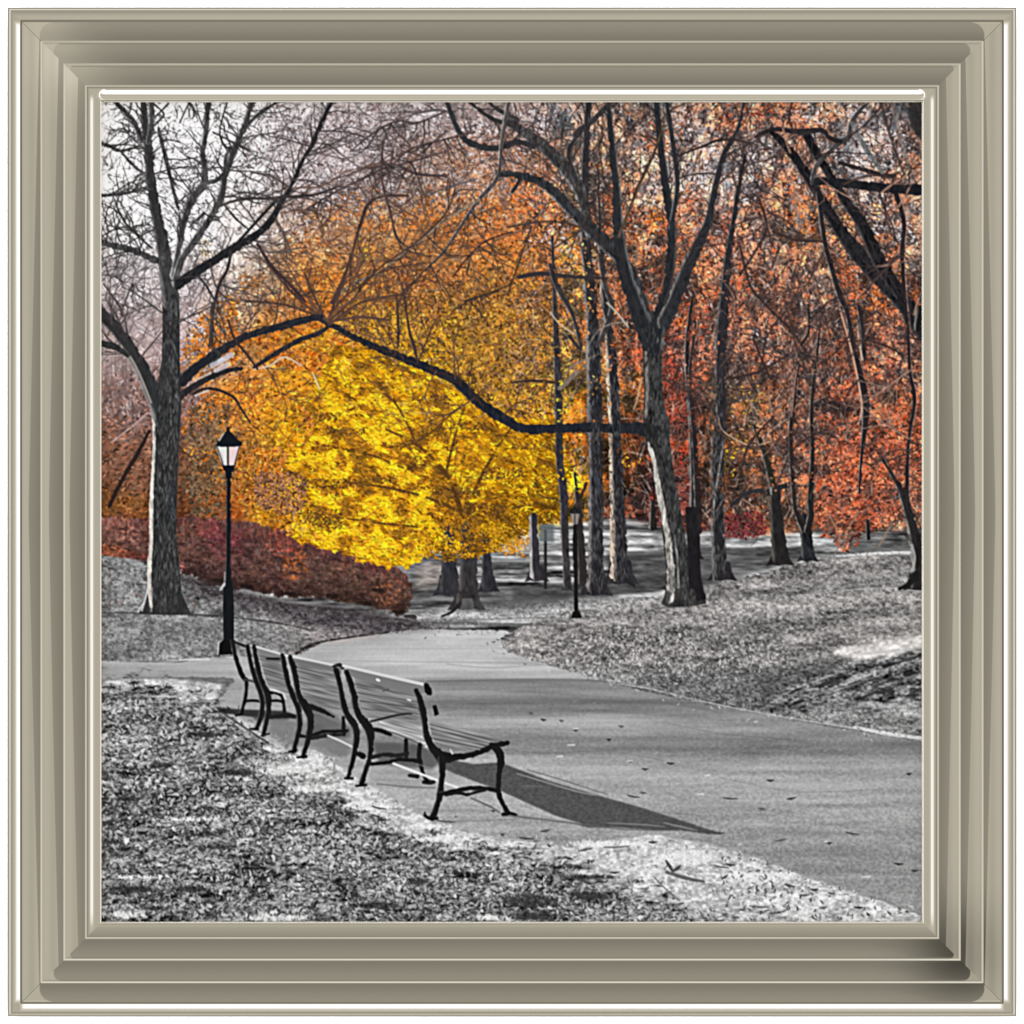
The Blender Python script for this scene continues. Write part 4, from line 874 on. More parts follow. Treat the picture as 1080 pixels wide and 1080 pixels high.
stroke([(330,394,1.6),(337,410,2)], C(226,206,170), None, .9)
# furrowed bark: short broken marks along the big trunks
KF = make_kernels(60, 6.5, 1.3, .5, 1.57, 51, .22)
for (pl, n_) in (([(162,640),(163,560),(164,450),(173,380),(174,310),(188,310),(190,400),(188,450),(186,560),(189,640)], 1500),
               ([(704,632),(704,560),(694,500),(684,455),(681,380),(672,345),(700,345),(697,400),(704,450),(712,520),(724,600),(738,630)], 1500),
               ([(620,620),(621,330),(632,330),(636,620)], 600), ([(645,612),(641,400),(652,400),(662,612)], 450), ([(751,604),(750,400),(761,400),(765,604)], 450)):
    sl_, m_ = polymask(pl, .8); mm = np.zeros((N, N), np.float32); mm[sl_] = m_
    xs_ = [q[0] for q in pl]; ys_ = [q[1] for q in pl]
    x, y, j, i = scatter(n_, min(xs_), max(xs_), min(ys_), max(ys_), mm)
    v = np.where(rng.random(len(x)) < .52, rng.uniform(.08, .17, len(x)), rng.uniform(.30, .50, len(x)))
    stamp(x, y, np.repeat(v[:, None], 3, 1).astype(np.float32), KF, .5)
# second left tree limbs poking from the far left thicket
0 and haze(120, 107, 170, 380, 540, [C(120,84,76), C(96,66,60), C(150,112,104)], ang=[-1.2, -.5, -2.], al=(.4, .9))
# ---------------------------------------------------------------- lamp posts
lp = new('lamp', 'street_lamp', 'tall black park lamp post with lit white lantern in front of the orange trees')
BK = C(26, 28, 32)
stroke([(241.5,504,4.6),(241.3,560,4.6),(241,600,5.2),(241,616,6.5)], BK, lp, 1, rim=C(90,88,86), rimw=.2)
poly([(236.5,612),(245,612),(246,620),(247,640),(247,676),(236,676),(235.5,640),(236,620)], BK, lp, 1, .2, tex=BARK * .6)
stroke([(237.5,604,1.6),(237,618,1.8)], C(170), lp, .7); stroke([(233,622,2.4),(237,616,2)], C(206), lp, .8)
poly([(231.5,679),(236,675),(248,675),(249,690),(231,691)], C(22), lp, 1, .3)
stroke([(231,678,1.6),(230,690,1.6)], C(210), None, .7)
poly([(228.3,469),(253.5,469),(249.5,484),(247,493),(236,493),(232,484)], C(226,218,216), lp, 1, .3)
stroke([(233,476,2),(236,488,2)], C(196,188,178), lp, .6); poly([(241,470),(253,470),(249.5,484),(247,492),(241,492)], C(226,196,196), lp, .8, .3)
poly([(229.5,471),(241,471),(240,478),(230.5,476)], C(214,222,210), lp, .8, .5)
stroke([(240.6,469,2.2),(240.8,493,2)], C(52,56,50), lp); stroke([(229,470,1.1),(236.5,493,1.4)], C(70,70,72), lp); stroke([(253,470,1.1),(247,493,1.4)], C(70,66,70), lp)
poly([(227.8,470.5),(230,466),(233,463),(236,457.5),(239,455),(239.5,450.5),(241.5,450.5),(242.5,455),(246,458),(250,463.5),(255.5,467),(255.8,470.5),(248,471.5),(233,471.5)], C(26,30,38), lp, 1, .3)
stroke([(231.5,465,1.2),(236.5,457,1.2)], C(216,210,196), lp, .9)
poly([(234.5,491),(248.5,491),(247,495.5),(245,498),(244.5,505),(238.5,505),(238,498),(236,495.5)], C(22,24,34), lp, 1, .3)
stroke([(246,497,1.4),(250,494,1.2)], C(40), lp)
l2 = new('lamp2', 'street_lamp', 'small distant black lamp post by the pair of straight trunks')
stroke([(607.5,648,4),(607,610,4.4),(606.5,580,5),(606.3,555,4.4)], C(28), l2)
poly([(602,652),(604,645),(611,645),(613.5,652)], C(28), l2, 1, .3); poly([(601,541),(611,541),(609,553),(603.5,553)], C(138,128,122), l2, 1, .6)
poly([(600,542),(603,537),(606,534),(609,537),(612,542)], C(36), l2, 1, .3); stroke([(606,540,1.2),(606,553,1.2)], C(60), l2)

# ---------------------------------------------------------------- benches
# shadows on the asphalt
poly([(228,746),(250,748),(300,750),(318,756),(312,758),(262,756),(232,752)], C(38), None, .85, .7)
poly([(262,752),(306,752),(304,760),(270,760)], C(52), None, .6, 1)
stroke([(238,754,2),(256,766,2.2),(283,784,2)], C(60), None, .8)
poly([(283,757),(330,762),(372,784),(366,800),(330,788),(300,790),(283,776)], C(104), None, .55, 2.5)
poly([(330,740),(352,755),(372,768),(368,778),(340,778),(328,776)], C(70), None, .6, 1.5)
poly([(392,782),(440,785),(470,800),(455,812),(400,806)], C(82), None, .85, 1.6)
poly([(392,806),(455,814),(520,832),(520,842),(430,832),(392,826)], C(150), None, .35, 2)
SH = [(468,800),(500,806),(528,804),(545,811),(580,824),(627,838),(680,853),(720,866),(762,880),(748,880),(718,876),(690,876),(655,873),(620,873),(612,871),(585,860),(560,849),(532,836),(500,824),(470,812)]
poly(SH, C(78), None, .94, .6, tex=at * .4)
stroke([(545,816,1.2),(575,825,1.6),(605,834,1.8),(628,839,1.2)], C(150), None, .8); stroke([(556,812,1),(590,822,1.2),(640,838,1)], C(58), None, .5); stroke([(640,868,1.2),(680,870,1.6),(700,872,1)], C(140), None, .7); stroke([(700,868,1.4),(722,873,1.8),(735,876,1)], C(150), None, .7); stroke([(552,829,1.2),(572,830,1)], C(130), None, .5)
stroke([(540,850,1.5),(575,859,2),(612,869,1.5)], C(186), None, .7); stroke([(530,860,2),(560,863,2.4),(610,869,2),(660,875,1.6),(715,876,1)], C(100), None, .7)
stroke([(497,842,2),(515,850,2.2),(527,857,1.6)], C(96), None, .8); stroke([(455,866,1.2),(500,866,1.5),(545,864,2)], C(130), None, .6)
stroke([(398,827,1.6),(430,830,2.2),(458,831,2)], C(110), None, .7); stroke([(392,822,1.2),(420,823,1.6),(458,824,1.6)], C(140), None, .6)

def slats(P, n, bid, base=150, gap=78, lite=205, seed=0):
    """P: four corners TL, TR, BR, BL; n boards running TL to TR"""
    poly(P, C(base), bid, 1, .2, tex=(vnoise(GX / 16, (GY - .25 * GX) / 1.6, 200 + seed) - .5) * .5)
    tl, tr, br, bl_ = P; r = random.Random(seed)
    for k in range(1, n):
        t = k / n
        a = (tl[0] + (bl_[0] - tl[0]) * t, tl[1] + (bl_[1] - tl[1]) * t); b = (tr[0] + (br[0] - tr[0]) * t, tr[1] + (br[1] - tr[1]) * t)
        stroke([(a[0], a[1], 1.2), (b[0], b[1], 1.1)], C(gap + r.uniform(-20, 30)), bid, .65, smooth=False)
        stroke([(a[0], a[1] + 1.4, 1.), (b[0], b[1] + 1.5, 1.)], C(lite), bid, .55, smooth=False)
IR = C(30, 30, 32)
def iron(P, bid, rim=C(120)):
    P = [(q[0], q[1], q[2] * 1.1 + .15) for q in P]
    m = max(q[2] for q in P); stroke(P, IR, bid, 1, rim=rim if m > 4 else None, rimw=.28, bark=.25)

b4 = new('bench4', 'park_bench', 'farthest bench of the row, next to the lamp post base')
poly([(250,678),(262,682),(276,700),(270,702),(256,696)], C(150), b4, .0)
stroke([(244,676,3),(252,679,3.4),(262,683,3)], C(46), b4); stroke([(249,676,1),(262,680,1.2)], C(190), b4, .5)
iron([(245,677,3.4),(248,690,4),(252,704,4.4),(256,713,5),(260,718,4)], b4)
iron([(260,717,4),(260,728,3.6),(258,740,3.4),(255,752,4)], b4); stroke([(249,755,2),(256,753,3)], C(30), b4)
stroke([(258,740,3),(266,739,3),(276,740,3)], IR, b4); stroke([(259,717,2),(268,719,2.6),(275,722,3)], C(70), b4)
iron([(261,682,4),(265,700,4.6),(270,718,5),(275,730,5.5),(277,743,5),(275,757,4.6),(271,768,4)], b4); stroke([(264,769,2),(272,769,3.4)], IR, b4)

b3 = new('bench3', 'park_bench', 'second farthest bench of the row')
slats([(272,688),(300,696),(306,732),(283,724)], 5, b3, 122, 84, 136, 3)
poly([(266,680.5),(300,690.5),(301,697),(270,688)], C(126), b3, 1, .3); stroke([(266,681,2),(300,691,2.4)], C(208), b3, .95)
stroke([(282,695,2.4),(298,695,3)], C(36), b3)
poly([(283,727),(290,727),(300,732),(303,738),(296,737)], C(206), b3, 1, .4)
stroke([(283,731,5),(290,731,3),(297,734,3.5),(299,741,3.4),(300,750,3.6)], IR, b3)
stroke([(280,741,3),(290,739,3),(298,740,3)], IR, b3); stroke([(283,757,4),(300,755,5),(312,756,4)], C(34), b3, .9)
iron([(268,682,4),(271,700,5),(275,716,5),(280,727,6),(283,738,6.5),(283,752,5),(280,766,4.4),(278,775,4)], b3); stroke([(276,776,2),(284,774,2)], C(46), b3)
iron([(298,691,4.4),(301,708,5),(305,724,5),(311,738,6),(315,748,6),(316,765,5),(313,780,4.4),(310,792,4.6)], b3); stroke([(305,793,2.4),(312,792,3.4)], IR, b3)

b2 = new('bench2', 'park_bench', 'second bench of the row counted from the nearest')
slats([(309,696),(357,707),(366,750),(322,742)], 6, b2, 126, 84, 140, 5)
poly([(303,691),(361,702),(360,711),(309,698)], C(116), b2, 1, .3); stroke([(302,691.5,2.6),(330,697,2.6),(358,703,2.8)], C(210), b2, .95)
stroke([(352,703,3),(359,701.5,4),(362,705,3)], C(46), b2)
poly([(316,738),(330,738),(352,752),(366,765),(350,760),(330,750)], C(120), b2, .9, .8)
stroke([(327,745,6),(338,749,5),(352,756,2.6)], C(34), b2)
stroke([(362,757,4),(363,775,4)], IR, b2); stroke([(316,776,3.4),(327,777,4),(340,772,4),(354,771.5,3.4),(366,771,3.4)], IR, b2); stroke([(327,779,4),(345,776,4),(362,775,3)], C(40), b2)
stroke([(346,776,2),(358,781,2.2),(374,789,2.2)], C(206), b2, .95)
iron([(306,694,5),(310,706,5.4),(313,722,5.4),(316,735,6),(322,745,8),(327,755,7.5),(327,768,6),(324,783,5),(320,797,4.6)], b2); stroke([(314,799,2.6),(323,798,3.4)], IR, b2)
stroke([(318,752,1.4),(321,765,1.4)], C(140), b2, .6)
iron([(354,707,5),(359,724,5),(362,742,5.4),(367,755,6),(374,765,7),(376,778,6),(373,798,5),(370,810,4.4),(367,820,4)], b2); stroke([(364,821,2.6),(372,821,2.6)], IR, b2)
stroke([(375,794,4),(382,797,6),(384,798,5)], IR, b2)

b1 = new('bench1', 'park_bench', 'nearest bench of the row, with its whole iron end and slatted seat in view')
# seat boards
slats([(452,759),(533,781),(508,793),(458,784)], 5, b1, 134, 62, 158, 7)
slats([(404,756),(452,766),(462,795),(397,767)], 3, b1, 170, 104, 196, 8)
stroke([(396,768,1.5),(420,775,1.8),(447,787,2)], C(70), b1, .7)
# back boards
slats([(373,713),(441,729),(449,760),(384,757)], 5, b1, 126, 74, 146, 9)
poly([(385,757),(449,760),(452,768),(404,757)], C(128), b1, .9, 1)
poly([(366,704),(448,723),(449,730),(439,735),(368,713)], C(122), b1, 1, .3)
stroke([(362,702.5,2.6),(390,709,3),(420,716,3.2),(449,722.5,3.2)], C(212), b1, .95)
stroke([(398,717,2.6),(400,718,2)], C(250), b1); stroke([(404,729,1.4),(410,727,1.4)], C(70), b1, .7)
stroke([(430,738,1.6),(433,739,1.6)], C(236), b1, .9)
# centre brace
stroke([(391,761,2.6),(404,758,2.6),(416,755,2.4),(428,753,2.2),(434,753,1.6)], C(46), b1, .95)
# far end frame
stroke([(393,769,4),(402,771,5),(412,775,3)], IR, b1)
stroke([(428,781,4.4),(428.5,797,4.4)], IR, b1); stroke([(443,786,5),(442,798,4.6),(445,812,4),(450,824,4.4)], IR, b1)
stroke([(391,799,4.4),(405,796,4.6),(418,797,4.4),(430,795,4)], C(38), b1); stroke([(391,806,3.6),(410,804,4),(422,801,4),(443,803,4.6)], IR, b1)
stroke([(432,818,4),(440,819,5)], IR, b1, .9); stroke([(447,825,5),(457,825,5)], IR, b1, .9); stroke([(440,806,2),(456,811,2)], C(150), b1, .4)
iron([(365,709,4.6),(369,719,5.2),(373,731,6),(375,745,6),(379,756,6.6),(386,764,9),(390,773,8),(391,788,5.6),(389,802,5),(385,815,4.8),(381,827,5)], b1)
stroke([(376,829,2.6),(386,828,3)], IR, b1); stroke([(382,744,1.2),(386,754,1.2)], C(150), b1, .4)
# rod
stroke([(415,805.5,2.4),(440,815,2.6),(460,822.5,2.4),(486,832,2.2)], C(220), b1, 1)
# near end frame
stroke([(449,722,3),(452,728,6),(453,731,5)], C(24), b1); poly([(447,722),(451,720.5),(455.5,730),(451,733.5),(448,730)], C(24), b1, 1, .3)
poly([(456,744.5),(460,743.5),(463,753.5),(458.5,755.5)], C(24), b1, 1, .3)
iron([(439,729,4.6),(443,739,5.6),(446,750,6.6),(448,764,5),(450,776,6),(455,787,7.6),(461,795,9),(466,802,9)], b1, C(90))
stroke([(462,796,8),(470,797,8),(477,797,5)], IR, b1); stroke([(468,802,7),(482,799,6.4),(496,796.5,6),(510,792,5.8),(523,786,5.6),(535,784,5)], IR, b1)
stroke([(470,799,5),(486,797,5)], C(26), b1); stroke([(475,791,1.6),(477,795,2)], C(214), b1, .8)
stroke([(519,787,7),(525,792,8),(528,800,7.6),(527,812,6.4),(525.6,824,5.4),(525.4,834,5.6),(528,843,5),(531.5,851,4.4),(536,857,5)], IR, b1)
stroke([(530,859,3.4),(538,858,4),(544,859.5,3)], IR, b1)
iron([(466,801,8),(466.5,812,6),(465.6,825,5.4),(464,838,6),(461.5,848,5),(458,858,5.6),(456,862,6)], b1, C(80))
stroke([(448,860,3),(452,863,3.4),(461,863,3)], IR, b1); stroke([(448,857,1.6),(448.5,861,2)], IR, b1)
stroke([(464,838,5),(474,835.5,4),(486,833,4.6),(496,831.5,4.6),(510,831.5,4.2),(525,834,5)], IR, b1)
stroke([(470,839,2.4),(484,836,4),(492,838.5,3.4),(500,836,3),(512,834,2.4)], C(36), b1)
stroke([(463,836,1.2),(470,834,1.2)], C(140), b1, .3)

# ---------------------------------------------------------------- finish: slightly soft, over-sharpened stock photo
img = np.clip(img, 0, 1)
lu = img.mean(2, keepdims=True)
cool = np.clip((img[..., 2:3] - img[..., 0:1]) * 12, 0, 1) * .75
img = img * (1 - cool) + lu * cool                      # bark and iron stay neutral
w_ = (sm(GX, 560, 620) * sm(600 - GY, 0, 20))[..., None] * np.clip((img.max(2, keepdims=True) - img.min(2, keepdims=True)) * 3, 0, 1)
img = img * (1 + w_ * np.array([0., .015, -.05], np.float32))      # rust rather than pink
w_ = (sm(350 - GX, 0, 130) * sm(340 - GY, 0, 90))[..., None]
img = img * (1 - .55 * w_) + lu * .55 * w_
img = np.clip(img + w_ * .13 * sm(lu, .45, .66), 0, 1)
w_ = (sm(GY, 690, 720))[..., None] * .85                # the ground near the viewer is nearly pure grey
img = img * (1 - w_) + img.mean(2, keepdims=True) * w_
img = blur(img, .62 * SC)
fine = blur(img, 1.5 * SC)
img = img + .8 * (img - fine)
wide = blur(img, 6 * SC)
img = np.clip(img + .12 * (img - wide), 0, 1).astype(np.float32)
# ================================================================ the real object: a framed print
# 1 sheet unit = 1 mm; the picture hangs in the x-z plane and looks towards -y
def srgb2lin(a):
    return np.where(a <= .04045, a / 12.92, ((a + .055) / 1.055) ** 2.4)

scene = bpy.context.scene
col = scene.collection
scene.render.engine = 'CYCLES'
scene.view_settings.view_transform = 'Standard'; scene.view_settings.look = 'None'
scene.view_settings.exposure = 0; scene.view_settings.gamma = 1

# ---------------------------------------------------------------- invented studio light (world)
RHO = [0, 8, 20, 30, 45, 56, 63, 70, 85, 180]
VAL = [.05, .11, .265, .34, .53, .70, 1.15, 2.2, 2.9, 2.9]
E_TARGET = 2.2
TINT = (1., 1.08, 1.42)
def env_np(x, y, z, S, tint=1.):
    rho = np.degrees(np.arccos(np.clip(-y, -1, 1)))
    f = np.interp(rho, RHO, VAL)
    cap = np.interp(-z, [.35, .6], [0, 1]); f = f * (1 - cap) + np.minimum(f, .56) * cap
    f = f * np.interp(f, [.62, 1.4], [1., tint])
    s2 = 2 * np.abs(x * z) / (x * x + z * z + 1e-9)
    return f + S * sm(s2, .72, .9) * sm(rho, 22, 34) * (1 - sm(rho, 78, 88))
_th, _ph = np.meshgrid((np.arange(200) + .5) / 200 * math.pi / 2, (np.arange(400) + .5) / 400 * 2 * math.pi)
_w = np.cos(_th) * np.sin(_th) * (math.pi / 2 / 200) * (2 * math.pi / 400) / math.pi
def _E(S): return float((env_np(np.sin(_th) * np.cos(_ph), -np.cos(_th), np.sin(_th) * np.sin(_ph), S) * _w).sum())
E0 = _E(0); E1 = _E(1); S_BOX = (E_TARGET - E0) / (E1 - E0)
E_RGB = np.array([float((env_np(np.sin(_th) * np.cos(_ph), -np.cos(_th), np.sin(_th) * np.sin(_ph), S_BOX, k_) * _w).sum()) for k_ in TINT])

world = bpy.data.worlds.new('World'); scene.world = world; world.use_nodes = True
nt = world.node_tree; nt.nodes.clear()
def nd(t, **k):
    n = nt.nodes.new(t)
    for a, b in k.items(): setattr(n, a, b)
    return n
def ma(op, a, b=None, c=None):
    n = nd('ShaderNodeMath', operation=op)
    for i, v in enumerate((a, b, c)):
        if v is None: continue
        if isinstance(v, (int, float)): n.inputs[i].default_value = v
        else: nt.links.new(v, n.inputs[i])
    return n.outputs[0]
def mr(v, a, b, c, d, smooth=False):
    n = nd('ShaderNodeMapRange', interpolation_type='SMOOTHSTEP' if smooth else 'LINEAR')
    nt.links.new(v, n.inputs[0])
    for i, q in enumerate((a, b, c, d)): n.inputs[i + 1].default_value = q
    return n.outputs[0]
tc = nd('ShaderNodeTexCoord'); sp_ = nd('ShaderNodeSeparateXYZ'); nt.links.new(tc.outputs['Generated'], sp_.inputs[0])
x_, y_, z_ = sp_.outputs
rho = ma('MULTIPLY', ma('ARCCOSINE', ma('MULTIPLY', y_, -1)), 180 / math.pi)
ramp = nd('ShaderNodeValToRGB'); cr = ramp.color_ramp; cr.interpolation = 'LINEAR'
while len(cr.elements) < len(RHO): cr.elements.new(.5)
for e, r_, v_ in zip(cr.elements, RHO, VAL):
    e.position = r_ / 180; e.color = (v_ / 3, v_ / 3, v_ / 3, 1)
nt.links.new(ma('DIVIDE', rho, 180), ramp.inputs[0])
f0 = ma('MULTIPLY', ramp.outputs[0], 3)
cap = mr(ma('MULTIPLY', z_, -1), .35, .6, 0, 1)
f1 = ma('ADD', ma('MULTIPLY', f0, ma('SUBTRACT', 1, cap)), ma('MULTIPLY', ma('MINIMUM', f0, .56), cap))
xz = ma('ABSOLUTE', ma('MULTIPLY', x_, z_))
s2 = ma('DIVIDE', ma('MULTIPLY', xz, 2), ma('ADD', ma('ADD', ma('MULTIPLY', x_, x_), ma('MULTIPLY', z_, z_)), 1e-9))
boxm = ma('MULTIPLY', mr(s2, .72, .9, 0, 1, True), ma('MULTIPLY', mr(rho, 22, 34, 0, 1, True), mr(rho, 78, 88, 1, 0, True)))  # diagonal softboxes added to brighten print and wall, kept out of the rail reflections
cmb = nd('ShaderNodeCombineColor')
# the bright zone of the studio is cool, so gleams on the silver read white
for i, k_ in enumerate(TINT):
    nt.links.new(ma('ADD', ma('MULTIPLY', f1, mr(f1, .62, 1.4, 1., k_)), ma('MULTIPLY', boxm, S_BOX)), cmb.inputs[i])
bg = nd('ShaderNodeBackground'); nt.links.new(cmb.outputs[0], bg.inputs[0]); bg.inputs[1].default_value = 1
wo = nd('ShaderNodeOutputWorld'); nt.links.new(bg.outputs[0], wo.inputs[0])

# ---------------------------------------------------------------- materials
def mat(name):
    m = bpy.data.materials.new(name); m.use_nodes = True
    return m, m.node_tree, m.node_tree.nodes['Principled BSDF']
m_metal, t_, b_ = mat('champagne_silver_leaf')
b_.inputs['Metallic'].default_value = 1; b_.inputs['Base Color'].default_value = (.885, .81, .635, 1); b_.inputs['Roughness'].default_value = .07
_n = t_.nodes.new('ShaderNodeTexNoise'); _n.inputs['Scale'].default_value = 220; _n.inputs['Detail'].default_value = 3
_r = t_.nodes.new('ShaderNodeMapRange'); _r.inputs[3].default_value = .05; _r.inputs[4].default_value = .10
t_.links.new(_n.outputs[0], _r.inputs[0]); t_.links.new(_r.outputs[0], b_.inputs['Roughness'])
m_print, t_, b_ = mat('printed_ink')
b_.inputs['Roughness'].default_value = .9; b_.inputs['Specular IOR Level'].default_value = 0
_a = t_.nodes.new('ShaderNodeVertexColor'); _a.layer_name = 'ink'; t_.links.new(_a.outputs[0], b_.inputs['Base Color'])
m_card, t_, b_ = mat('white_paper'); b_.inputs['Base Color'].default_value = (.7, .7, .68, 1); b_.inputs['Roughness'].default_value = .9
m_wood, t_, b_ = mat('brown_hardboard')
_n = t_.nodes.new('ShaderNodeTexNoise'); _n.inputs['Scale'].default_value = 60
_c = t_.nodes.new('ShaderNodeValToRGB'); _c.color_ramp.elements[0].color = (.16, .09, .05, 1); _c.color_ramp.elements[1].color = (.26, .16, .09, 1)
t_.links.new(_n.outputs[0], _c.inputs[0]); t_.links.new(_c.outputs[0], b_.inputs['Base Color'])
m_wall, t_, b_ = mat('white_wall_paint'); b_.inputs['Roughness'].default_value = .9; b_.inputs['Specular IOR Level'].default_value = .1
_n = t_.nodes.new('ShaderNodeTexNoise'); _n.inputs['Scale'].default_value = 90
_c = t_.nodes.new('ShaderNodeValToRGB'); _c.color_ramp.elements[0].color = (.86, .86, .86, 1); _c.color_ramp.elements[1].color = (.9, .9, .9, 1)
t_.links.new(_n.outputs[0], _c.inputs[0]); t_.links.new(_c.outputs[0], b_.inputs['Base Color'])

def mesh_obj(name, V, F, m, parent=None, normals=None, smooth=False):
    me = bpy.data.meshes.new(name)
    V = np.asarray(V, np.float32); F = np.asarray(F, np.int32)
    me.vertices.add(len(V)); me.vertices.foreach_set('co', V.ravel())
    k = F.shape[1]
    me.loops.add(F.size); me.loops.foreach_set('vertex_index', F.ravel())
    me.polygons.add(len(F)); me.polygons.foreach_set('loop_start', np.arange(0, F.size, k, dtype=np.int32))
    me.update(calc_edges=True)
    if smooth or normals is not None: me.polygons.foreach_set('use_smooth', np.ones(len(F), bool))
    me.materials.append(m)
    if normals is not None: me.normals_split_custom_set_from_vertices(normals)
    o = bpy.data.objects.new(name, me); col.objects.link(o)
    if parent: o.parent = parent
    return o
def boxmesh(name, x0, x1, y0, y1, z0, z1, m, parent=None):
    V = [(x, y, z) for x in (x0, x1) for y in (y0, y1) for z in (z0, z1)]
    F = [(0, 1, 3, 2), (4, 6, 7, 5), (0, 4, 5, 1), (2, 3, 7, 6), (0, 2, 6, 4), (1, 5, 7, 3)]
    return mesh_obj(name, V, F, m, parent)

wall = mesh_obj('wall', [(-6, .012, -4), (6, .012, -4), (6, .012, 4), (-6, .012, 4)], [(0, 1, 2, 3)], m_wall)
wall['kind'] = 'structure'; wall['label'] = 'plain pure white wall behind the framed print'

root = bpy.data.objects.new('framed_picture', None); col.objects.link(root); root.location = (0, 0, -.532)
root['label'] = 'square framed park photograph in a stepped champagne silver moulding'; root['category'] = 'framed picture'
OZ = .532

# ---------------------------------------------------------------- the moulding
W, HL = 98.6, 532.
S_ = np.unique(np.concatenate([np.arange(0, W, .42), [W]]))
# height of the profile (mm towards the viewer)
HS = [0, 1.2, 3, 5, 9, 12.5, 14.3, 15.2, 17, 26, 34, 35.5, 36.8, 38, 48, 58, 59.2, 60.6, 62, 72, 81, 82.2, 83.4, 84.6, 86.5, 90, 94, 97.4, 98.6]
HH = [14, 19, 22, 24.5, 27, 26.5, 24, 22.5, 23.5, 22, 19, 20, 20.4, 19, 17.5, 14, 15, 15.3, 14, 12.5, 9, 10, 10.2, 8.6, 9.6, 10.6, 10, 8.2, 6.4]
h_s = np.interp(S_, HS, HH)
def finv(L): return np.interp(L, VAL[:-1], RHO[:-1])
def lmap(s, pts): return np.interp(s, [p[0] for p in pts], [p[1] for p in pts])
OUT_SIDE = [(0, .30), (1.6, .36), (2.4, .8), (3.4, .78), (4.2, .40), (6, .46), (8, .62), (9.5, .95), (10.5, 1.6), (13., 1.7), (13.9, .22), (14.6, .15), (15.2, .24), (15.8, .50)]
OUT_TOP = [(0, .26), (1.4, .34), (2., .78), (2.8, .7), (3.4, .38), (6, .42), (9, .53), (12.6, .56), (13.4, .36), (14.2, .17), (15, .28), (15.8, .345)]
OUT_BOT = [(0, .26), (1.2, .34), (2., .9), (2.8, .8), (3.8, .46), (5.5, .50), (7.4, .8), (9, 1.7), (12.8, 1.7), (13.8, .3), (14.6, .17), (15.4, .34), (15.8, .345)]
IN_TOP = [(81., .25), (81.8, .5), (82.4, .9), (83.2, .7), (83.9, .30), (85, .36), (86.4, .5), (87.6, 1.3), (90.0, 1.5), (91.6, .8), (93, .58), (94, .55), (96.4, .54), (97.3, .8), (98.6, 1.2)]
IN_SIDE = [(81., .25), (81.6, .5), (82.2, .9), (83.0, .7), (83.8, .30), (85, .36), (86.6, .5), (87.6, .98), (89.4, .98), (90.6, .56), (92, .46), (96.4, .46), (97.3, .8), (98.6, 1.2)]
IN_BOT = [(81., .25), (81.8, .5), (82.4, .9), (83.2, .7), (83.9, .30), (85, .31), (88, .335), (93, .38), (96.2, .46), (97.2, .54), (97.8, .54), (98.6, .54)]

